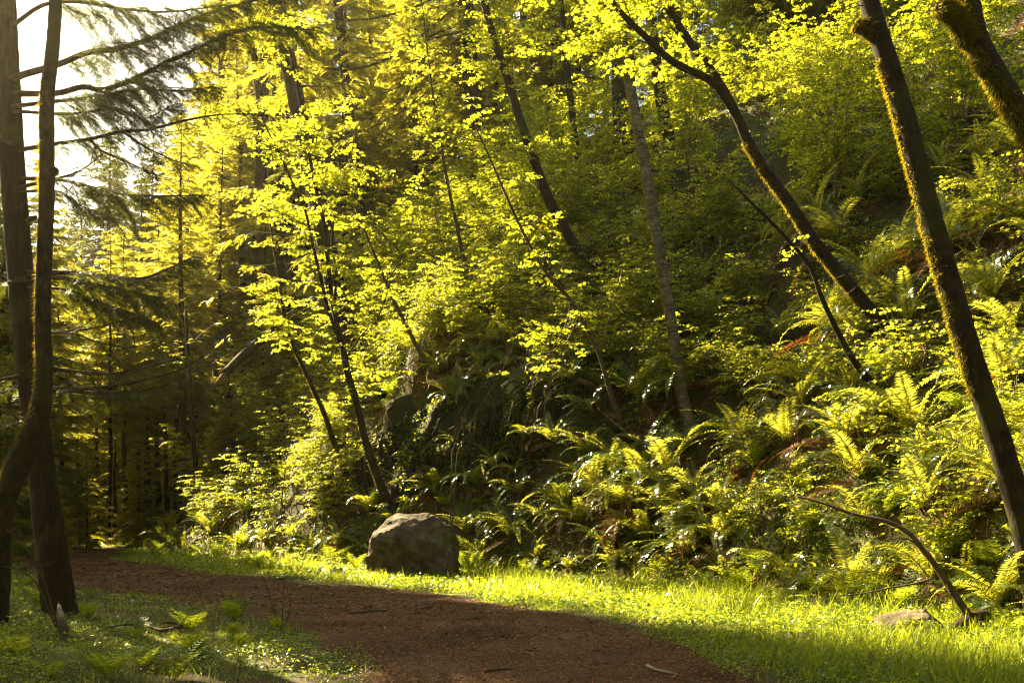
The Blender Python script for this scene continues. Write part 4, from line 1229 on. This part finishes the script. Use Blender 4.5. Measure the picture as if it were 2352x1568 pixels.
# plants hanging over the crest of the cliff
for (x, y) in ((3.6, 27.0), (2.9, 27.3), (2.2, 27.9), (1.5, 28.5), (.9, 29.0), (.2, 29.4), (-.5, 29.9), (-1.2, 30.3), (-1.9, 30.8), (-2.6, 31.1), (-3.3, 31.6), (-3.9, 32.2)):
    k = int(g.integers(0, 6))
    put(FE[k], ('fe', k), x + g.normal(0, .15), y, g.uniform(.7, 1.0), None, 'sword fern', 'overhanging', 'fern', 'ferns on the crest of the dark cliff', tilt=.6, dz=.1)
for (x, y, k) in ((3.1, 27.8, 2), (.9, 29.5, 2), (-.9, 30.6, 2), (-2.4, 31.5, 0), (-3.6, 32.4, 2)):
    put(SH[k], ('sh', k), x, y, .8, None, 'leafy shrub', 'overhanging', 'shrub', 'leafy shrubs above the dark cliff', tilt=.5)
for i, (x, y) in enumerate(scatter(140, 7.5, 32, 1.1, yhi=58, ylo=14, power=.3)):
    if x > 2 and g.random() < .5: continue
    k = int(g.choice([0, 1, 1, 3, 3]))
    put(SH[k], ('sh', k), x, y, g.uniform(.8, 1.25), None, 'leafy shrub', 'tall', 'shrub', 'leafy shrubs on the slope', tilt=.1)
for i, (x, y) in enumerate(scatter(150, -.3, 8, .5, boul)):
    k = int(g.integers(0, 3))
    put(HB[k], ('hb', k), x, y, g.uniform(.8, 1.4), None, 'leafy herb', 'low', 'plant', 'low leafy plants on the slope', tilt=.3)
for (x, y, k, sc) in ((560, 36, 0, 1.), (600, 39, 1, 1.), (640, 42, 3, 1.), (700, 38, 1, .95), (720, 43, 3, 1.), (760, 40, 1, .9), (800, 44, 3, .9), (845, 39, 1, .95), (880, 42, 3, .95), (930, 40, 1, .95), (960, 44, 3, 1.), (1000, 41, 1, 1.), (1050, 44, 3, .95), (860, 34, 0, 1.), (920, 35, 1, .9), (980, 36, 0, 1.), (600, 46, 3, 1.1), (680, 50, 3, 1.2), (520, 48, 3, 1.1), (780, 50, 3, 1.1), (1120, 46, 3, 1), (900, 52, 3, 1.2), (840, 31, 2, 1.), (760, 33, 0, .9), (690, 33, 2, 1.)):
    put(SH[k], ('sh', k), (x - HX) / F * y, y, sc, None, 'leafy shrub', 'sunlit', 'shrub', 'sunlit leafy shrubs on the nose of the bank', tilt=.1)
for i, (x, y) in enumerate([(a, b) for a in range(1030, 1270, 38) for b in (800, 850, 900)] + [(a, b) for a in range(1110, 1300, 40) for b in (1080, 1140, 1200)] + [(a, b) for a in range(1700, 1960, 50) for b in (190, 240)]):
    p = hit(x + g.normal(0, 10), y + g.normal(0, 10))
    k = int(g.integers(0, 6))
    if y > 700 and g.random() < .6: put(FE[k], ('fe', k), p[0], p[1], g.uniform(.7, 1.0), None, 'sword fern', 'trailing', 'fern', 'sword ferns on the slope', tilt=.6)
    elif y < 700: put(SH[k % 3], ('sh', k % 3), p[0], p[1], g.uniform(.7, 1.0), None, 'leafy shrub', 'tall', 'shrub', 'leafy shrubs on the slope', tilt=.2)
    else: put(HB[k % 3], ('hb', k % 3), p[0], p[1], g.uniform(.8, 1.4), None, 'leafy herb', 'trailing', 'plant', 'low leafy plants on the slope', tilt=.6)
# ferns rooted in the face and at the foot of the cliff
for (x, y, dz, sc) in ((1.6, 26.9, 1.6, .8), (.6, 27.4, 2.2, .9), (-.5, 27.9, 1.2, .8), (-1.5, 28.7, 2.4, .8), (-2.6, 29.3, 1.5, .9), (.1, 27.6, .6, .9), (1.2, 26.7, .5, 1.), (-1.0, 28.2, .3, 1.1), (-2.1, 28.8, .3, 1.), (-3.2, 29.6, .4, 1.), (2.2, 26.6, .9, 1.)):
    k = int(g.integers(0, 6))
    put(FE[k], ('fe', k), x, y, sc, None, 'sword fern', 'shaded', 'fern', 'shaded ferns about the dark cliff', tilt=.5, dz=dz * .5)
ver = lambda x, y, s: x > np.interp(y, PR[:, 1], PR[:, 0]) + .5
for x, y in scatter(70, -2.6, .1, .45, lambda x, y, s: boul(x, y, s) and ver(x, y, s)):
    k = int(g.integers(0, 3))
    put(HB[k], ('hb', k), x, y, g.uniform(.35, .8), None, 'leafy weed', 'grassy', 'plant', 'leafy weeds in the grass of the verge')
for x, y in scatter(46, -30, -2, .6, lambda x, y, s: x < np.interp(y, PL[:, 1], PL[:, 0]) - .35, ylo=8.6, yhi=22):
    k = int(g.integers(0, 3))
    if g.random() < .3: put(LF[k], ('lf', k), x, y, g.uniform(.4, .65), None, 'lady fern', 'small', 'fern', 'small lady ferns on the left forest floor')
    else: put(HB[k], ('hb', k), x, y, g.uniform(.3, .65), None, 'leafy herb', 'low', 'plant', 'low leafy plants on the left forest floor')
# left floor
for (x, y, k, sc) in ((40, 1440, 1, .8), (95, 1450, 0, .9), (150, 1455, 2, 1.2), (10, 1500, 1, .9), (80, 1520, 0, .9), (190, 1480, 2, 1.0), (225, 1420, 2, .9), (20, 1400, 1, 1.0), (60, 1390, 0, 1.0), (30, 1560, 1, .7), (260, 1500, 2, .9), (140, 1540, 2, 1.1), (330, 1475, 2, .7)):
    p = hit(x, y)
    put(HB[k], ('hb', k), p[0], p[1], sc * .7, None, 'leafy herb', 'low', 'plant', 'low leafy plants on the left forest floor')
for (x, y, k, sc) in ((440, 1500, 2, .5), (330, 1540, 0, .45), (560, 1530, 2, .4), (250, 1560, 1, .5), (400, 1470, 2, .35)):
    p = hit(x, y)
    put(LF[k], ('lf', k), p[0], p[1], sc, None, 'lady fern', 'small', 'fern', 'small lady ferns on the left forest floor')
# shrubs low on the far left and around the bend
for (x, y, k, sc) in ((430, 44, 2, .8), (500, 42, 0, .8), (560, 38, 2, .9), (640, 37, 0, .9), (700, 36, 2, .8), (110, 52, 0, .8), (250, 58, 0, .9), (350, 56, 0, .9), (300, 60, 1, .9), (180, 58, 0, .9), (-20, 44, 0, .7), (60, 55, 1, .8), (420, 56, 1, .9), (140, 62, 1, 1), (390, 64, 1, 1.1), (220, 66, 1, 1.1)):
    put(SH[k], ('sh', k), (x - HX) / F * y, y, sc, None, 'leafy shrub', 'shaded', 'shrub', 'leafy shrubs at the edge of the dark wood')

def label_scatter():
    by = {}
    for o, noun, look, p in scat:
        x, y = seen(p)
        near = min(LAND, key=lambda k: (LAND[k][0] - x) ** 2 + (LAND[k][1] - y) ** 2)
        by.setdefault((noun, look, near), []).append((x, o))
    for (noun, look, near), l in by.items():
        l.sort(key=lambda a: a[0])
        for i, (x, o) in enumerate(l):
            if len(l) == 1:
                o['label'] = f'{look} {noun} near {near}'
            elif i == len(l) - 1:
                o['label'] = f'{look} {noun}, rightmost of those near {near}'
            else:
                o['label'] = f'{look} {noun}, {ORD[min(i, 9)]} of those near {near}'
label_scatter()

# ------------------------------------------------------------------ fallen branches and sticks
gg = np.random.default_rng(909)
def stick(name, label, pl, r0, r1, side=(), bark='twig', lift=.02, cat='branch', depth=None, n=8, rough=.12):
    q = np.array([hit(x, y) + np.array([0, 0, lift + l]) for x, y, l in pl]) if depth is None else np.array([px(x, y, depth + l) for x, y, l in pl])
    q = crom(q, 5)
    e = empty(name, q[0]); tag(e, label, cat)
    b = MB(); tube(b, q - q[0], np.linspace(r0, r1, len(q)), n, rough); b.build('stem', M[bark], e)
    for sp, a, c in side:
        t = crom(np.array([px(x, y, depth + l) if depth is not None else hit(x, y) + np.array([0, 0, lift + l]) for x, y, l in sp]), 5)
        b = MB(); tube(b, t - q[0], np.linspace(a, c, len(t)), 6, rough); b.build('side_branch', M[bark], e)
    return e
e = stick('fallen_branch', 'dark fallen branch arching over ferns from a rotten stub near the flat grey rock',
      [(2232, 1425, 0), (2210, 1390, 0), (2180, 1345, 0), (2150, 1300, .05), (2120, 1262, .1), (2085, 1222, .2), (2030, 1195, .3), (1960, 1180, .5), (1890, 1155, .7), (1825, 1138, .9)], .055, .012,
      [([(2140, 1328, 0), (2100, 1340, .05), (2040, 1350, .1), (1980, 1362, .2), (1920, 1368, .3)], .016, .005), ([(2120, 1262, .1), (2090, 1240, -.1), (2060, 1236, -.3), (2030, 1240, -.4)], .014, .004), ([(2170, 1330, 0), (2185, 1370, -.1), (2190, 1400, -.1)], .010, .004),
       ([(1960, 1180, .5), (1930, 1190, .3), (1880, 1186, .2)], .008, .003)], depth=12.6)
st = crom([px(2185, 1445, 12.6), px(2215, 1432, 12.55), px(2245, 1420, 12.6), px(2268, 1412, 12.7)], 4) - np.array(e.location)
b = MB(); tube(b, st, [.04, .06, .07, .08, .085, .09, .10, .10, .10, .095, .09, .07, .05][:len(st)], 10, .2); b.build('rotten_stub', M['bark'], e)
stick('fallen_branch', 'forked dark branch lying on the low green cover left of the path', [(250, 1448, 0), (300, 1446, .02), (345, 1452, .02), (375, 1462, .03), (405, 1458, .04), (430, 1450, .05), (447, 1446, .04)], .008, .042, [([(375, 1448, .05), (395, 1446, .04), (415, 1450, .04)], .014, .02)], lift=.05)
stick('fallen_branch', 'thin bent twig on the green cover with its end at the thick conifer', [(250, 1447, 0), (210, 1455, .02), (180, 1470, .02), (160, 1482, .02)], .008, .004, lift=.05)
for lab, pl, r in (('long thin stick lying across the middle of the path', [(805, 1413, 0), (840, 1411, .01), (893, 1405, 0)], .016), ('short stick on the path right of the long thin stick', [(965, 1402, 0), (990, 1398, .01), (1012, 1400, 0)], .014),
                   ('dark chunk of bark on the path toward the right verge', [(1076, 1428, 0), (1090, 1425, .01), (1102, 1427, 0)], .022), ('pale ended stick on the path at the bottom edge', [(1487, 1541, .02), (1510, 1549, .01), (1556, 1556, 0)], .020),
                   ('dark stick at the bottom edge of the path', [(1112, 1550, 0), (1140, 1547, .01), (1178, 1544, 0)], .014), ('small dark knot of wood on the path left of the boulder', [(640, 1333, 0), (648, 1332, .01), (655, 1331, 0)], .030),
                   ('small stick by the grassy edge where the path starts to bend', [(365, 1320, 0), (380, 1318, .02), (398, 1316, 0)], .022), ('dark bark chip in the path left of the long thin stick', [(838, 1399, 0), (846, 1397, .01), (856, 1397, 0)], .020)):
    stick('stick', lab, pl, r, r * .55, cat='stick', bark='palestem' if 'pale' in lab else 'twig', lift=.035)
# rotten snag in front of the thick conifer
q = np.array([hit(160, 1500), px(152, 1470, 11.4), px(143, 1435, 11.9), px(138, 1405, 12.9), px(134, 1380, 14.0)]); q[0, 2] -= .1
e = empty('rotten_snag', q[0]); tag(e, 'short rotten snag standing in front of the thick conifer base', 'snag')
q = crom(q, 5); b = MB(); tube(b, q - q[0], np.interp(np.linspace(0, 1, len(q)), [0, .6, 1], [.035, .055, .012]), 10, .2); b.build('stem', M['bark'], e)
# bare twiggy shrubs
def twigs(label, stems, d, r):
    q0 = np.array([*px(stems[0][0][0], stems[0][0][1], d)]); q0[2] = G(q0[0], q0[1]) - .05
    e = empty('bare_shrub', q0); tag(e, label, 'shrub')
    for pl in stems:
        q = limb_path(pl, d, d + gg.uniform(-.3, .3)) - q0
        q[0] = 0
        b = MB(); tube(b, q, np.linspace(r, r * .35, len(q)), 5, .08)
        for k in range(3):
            i = gg.integers(len(q) // 3, len(q) - 2)
            t = np.linspace(0, 1, 5)
            dd = nrm(np.array([gg.uniform(-1, 1), gg.uniform(-.5, .5), gg.uniform(.2, 1)]))
            tube(b, q[i] + dd * (gg.uniform(.15, .5) * t)[:, None], np.linspace(r * .5, r * .15, 5), 3)
        b.build('stem', M['twig'], e)
twigs('bare twiggy shrub between the slim mossy tree and the thick conifer', [[(148, 1475), (118, 1390), (100, 1330), (60, 1260), (15, 1215)], [(140, 1470), (110, 1360), (92, 1290), (88, 1230)], [(140, 1470), (90, 1350), (50, 1310), (8, 1300)]], 12.2, .014)
twigs('thin bare stems at the near left edge of the path', [[(640, 1440), (620, 1370), (590, 1290), (560, 1240)], [(648, 1440), (650, 1380), (655, 1300), (650, 1230)], [(655, 1440), (665, 1400), (672, 1340)]], 12.6, .006)
twigs('dark bare stem standing in ferns left of the boulder', [[(640, 1230), (650, 1120), (665, 1000), (680, 930)], [(645, 1230), (655, 1180), (690, 1120), (705, 1080)]], 33, .03)
twigs('leaning bare twig over the shaded ferns above the boulder', [[(1030, 1060), (1080, 930), (1130, 860), (1185, 770)], [(1040, 1060), (1100, 940), (1160, 840), (1215, 700)]], 24, .012)

# ------------------------------------------------------------------ grass, ground cover, litter: nobody could count them
g = np.random.default_rng(515)
def flat_points(n, ylo, yhi, ok):
    y = ylo * (yhi / ylo) ** g.random(n)
    x = g.uniform(-.60, .60, n) * y
    s = toe_s(x, y)
    k = ok(x, y, s)
    x, y = x[k], y[k]
    return np.stack([x, y, ground(x, y)], 1), s[k]
def rightside(x, y): return x > np.interp(y, PR[:, 1], PR[:, 0])
def verge(x, y, s):
    ed = edge_dist(x, y)
    inn = on_path(x, y)
    return (s < .9) & rightside(x, y) & (~inn | (ed < .10)) & (g.random(len(x)) < np.clip((ed + .45 * fbm(x * 1.1, y * 1.1, 66)) * 1.5 + .12, 0.02, 1))
P, s = flat_points(260000, 7.6, 46, verge)
n = len(P)
sc = np.clip(P[:, 1] / 14, .8, 2.4)
clump = .6 + .5 * fbm(P[:, 0] * .7, P[:, 1] * .7, 61)
h = (.06 + .34 * g.random(n) ** 3) * np.clip(clump * 1.2, .25, 1.7) * np.clip(.35 + edge_dist(P[:, 0], P[:, 1]) * .9, .35, 1.25)
f = np.stack([g.normal(.18, .45, n), g.normal(-.1, .45, n), np.ones(n)], 1)
mb = MB()
inst(mb, BLADE_V, BLADE_F, P, f, np.stack([g.normal(0, 1, n), g.normal(0, 1, n), g.normal(0, .2, n)], 1), np.stack([.0075 * sc, h, h], 1))
tag(mb.build('grass', M['grass'], smooth=False), 'tall green grass along the foot of the slope beside the path', 'grass', kind='stuff')
P, s = flat_points(260000, 7.6, 46, verge)
n = len(P)
P[:, 2] += .02 + .12 * g.random(n) * np.clip(edge_dist(P[:, 0], P[:, 1]), .1, 1)
mb = MB()
inst(mb, OVAL_V, OVAL_F, P, np.stack([g.normal(0, 1, n), g.normal(-.3, 1, n), g.normal(.1, .3, n)], 1), np.stack([g.normal(0, .4, n), g.normal(0, .4, n), np.ones(n)], 1), (.020 + .055 * g.random(n) ** 2) * np.clip(P[:, 1] / 13, .8, 2.0))
tag(mb.build('ground_cover', M['cover'], smooth=False), 'small broad leaves growing among the grass on the verge', 'ground cover', kind='stuff')

def floor_(x, y, s):
    ed = edge_dist(x, y)
    inn = on_path(x, y)
    left = ~rightside(x, y)
    return (s < .5) & left & (~inn | (ed < .10)) & (g.random(len(x)) < np.clip((ed + .45 * fbm(x * 1.1, y * 1.1, 67)) * 1.5 + .15, 0.02, 1))
P, s = flat_points(420000, 7.6, 60, floor_)
n = len(P)
keep = (fbm(P[:, 0] * .8, P[:, 1] * .8, 74) + g.normal(0, .25, n) > -.32)
P = P[keep]; n = len(P)
P[:, 2] += .01 + .12 * g.random(n) * np.clip(.4 + fbm(P[:, 0] * .9, P[:, 1] * .9, 71), .05, 1.6)
mb = MB()
inst(mb, OVAL_V, OVAL_F, P, np.stack([g.normal(0, 1, n), g.normal(-.2, 1, n), g.normal(.1, .4, n)], 1), np.stack([g.normal(0, .5, n), g.normal(0, .5, n), np.ones(n)], 1), (.012 + .040 * g.random(n) ** 2) * np.clip(P[:, 1] / 12, .8, 2.6))
tag(mb.build('ground_cover', M['cover'], smooth=False), 'low mat of mossy green cover on the left forest floor', 'ground cover', kind='stuff')
P, s = flat_points(110000, 7.6, 60, floor_)
n = len(P)
keep = fbm(P[:, 0] * .5, P[:, 1] * .5, 81) + g.normal(0, .3, n) > -.1
P = P[keep]; n = len(P)
h = (.04 + .11 * g.random(n) ** 2) * np.clip(P[:, 1] / 16, .9, 1.6)
mb = MB()
inst(mb, BLADE_V, BLADE_F, P, np.stack([g.normal(.1, .5, n), g.normal(-.1, .5, n), np.ones(n)], 1), g.normal(0, 1, (n, 3)) * [1, 1, .2], np.stack([.006 * np.clip(P[:, 1] / 14, .8, 2.2), h, h], 1))
tag(mb.build('grass', M['grass'], smooth=False), 'thin grass scattered through the low mat of the left forest floor', 'grass', kind='stuff')

# litter and low growth on the slope
y = 10 * (50 / 10) ** g.random(260000)
x = g.uniform(-.56, .62, len(y)) * y
s = toe_s(x, y)
k = (s > -.3) & (s < 24)
x, y, s = x[k], y[k], s[k]
z = ground(x, y)
e = .15
nn = nrm(np.stack([ground(x - e, y) - ground(x + e, y), ground(x, y - e) - ground(x, y + e), np.full(len(x), 2 * e)], 1))
P = np.stack([x, y, z], 1) + nn * (g.random((len(x), 1)) * .05)
n = len(P)
f = g.normal(0, 1, (n, 3)) + [0, 0, -.6]
sz = (.03 + .05 * g.random(n)) * np.clip(y / 18, .8, 1.8)
pick = fbm(x * .8, y * .8, 91) + g.normal(0, .35, n)
mb = MB(); a = pick > .12
inst(mb, OVAL_V, OVAL_F, P[a], f[a], nn[a] + g.normal(0, .4, (a.sum(), 3)), sz[a])
tag(mb.build('undergrowth', M['cover'], smooth=False), 'small green leaves and moss covering the slope between the ferns', 'undergrowth', kind='stuff')
mb = MB(); a = ~a
inst(mb, OVAL_V, OVAL_F, P[a], f[a], nn[a] + g.normal(0, .5, (a.sum(), 3)), np.stack([sz[a] * .7, sz[a] * 1.4, sz[a]], 1))
tag(mb.build('leaf_litter', M['litter'], smooth=False), 'brown dead leaves and broken fronds lying on the slope', 'leaf litter', kind='stuff')

# chips on the path
y = 7.6 * (40 / 7.6) ** g.random(160000)
x = g.uniform(-.56, .3, len(y)) * y
k = on_path(x, y)
x, y = x[k], y[k]
n = len(x)
P = np.stack([x, y, ground(x, y) + .03], 1)
mb = MB()
w = (.006 + .020 * g.random(n) ** 3) * np.clip(y / 12, .8, 2)
inst(mb, KITE_V, KITE_F, P, np.stack([g.normal(0, 1, n), g.normal(0, 1, n), g.normal(0, .12, n)], 1), np.stack([g.normal(0, .35, n), g.normal(0, .35, n), np.ones(n)], 1), np.stack([w, w * g.uniform(1.2, 4, n), w], 1))
tag(mb.build('path_litter', M['chip'], smooth=False), 'bark chips needles and bits of twig on the path', 'litter', kind='stuff')

# ------------------------------------------------------------------ evening haze in the wood
hm = bpy.data.materials.new('haze')
hm.use_nodes = True
hn = hm.node_tree
hn.nodes.clear()
ho = hn.nodes.new('ShaderNodeOutputMaterial')
hv = hn.nodes.new('ShaderNodeVolumePrincipled')
hv.inputs['Color'].default_value = (1.0, 0.90, 0.66, 1)
hv.inputs['Density'].default_value = 0.00027
hv.inputs['Anisotropy'].default_value = 0.86
hn.links.new(hv.outputs[0], ho.inputs['Volume'])
hb = MB()
lo, hi = np.array([-520, -80, float(ZZ.min()) - 1.5]), np.array([420, 930, 62.0])
cv = np.array([[x, y, z] for z in (lo[2], hi[2]) for y in (lo[1], hi[1]) for x in (lo[0], hi[0])])
hb.add(cv, np.array([[0, 2, 3, 1], [4, 5, 7, 6], [0, 1, 5, 4], [2, 6, 7, 3], [0, 4, 6, 2], [1, 3, 7, 5]]))
ob = hb.build('haze', hm, smooth=False)
tag(ob, 'thin warm haze filling the air of the wood', 'haze', kind='stuff')

g = np.random.default_rng(616)
y = 7.6 * (32 / 7.6) ** g.random(5200)
x = g.uniform(-.56, .3, len(y)) * y
k = on_path(x, y) & (g.random(len(x)) < .45 + .8 * fbm(x * .8, y * .8, 63))
x, y = x[k], y[k]
n = len(x)
mb = MB()
inst(mb, OVAL_V, OVAL_F, np.stack([x, y, ground(x, y) + .036], 1), np.stack([g.normal(0, 1, n), g.normal(0, 1, n), g.normal(0, .2, n)], 1), np.stack([g.normal(0, .35, n), g.normal(0, .35, n), np.ones(n)], 1), g.uniform(.018, .055, n) * np.clip(y / 13, .9, 1.6))
tag(mb.build('leaf_litter', M['litter'], smooth=False), 'dead brown leaves scattered over the path', 'leaf litter', kind='stuff')
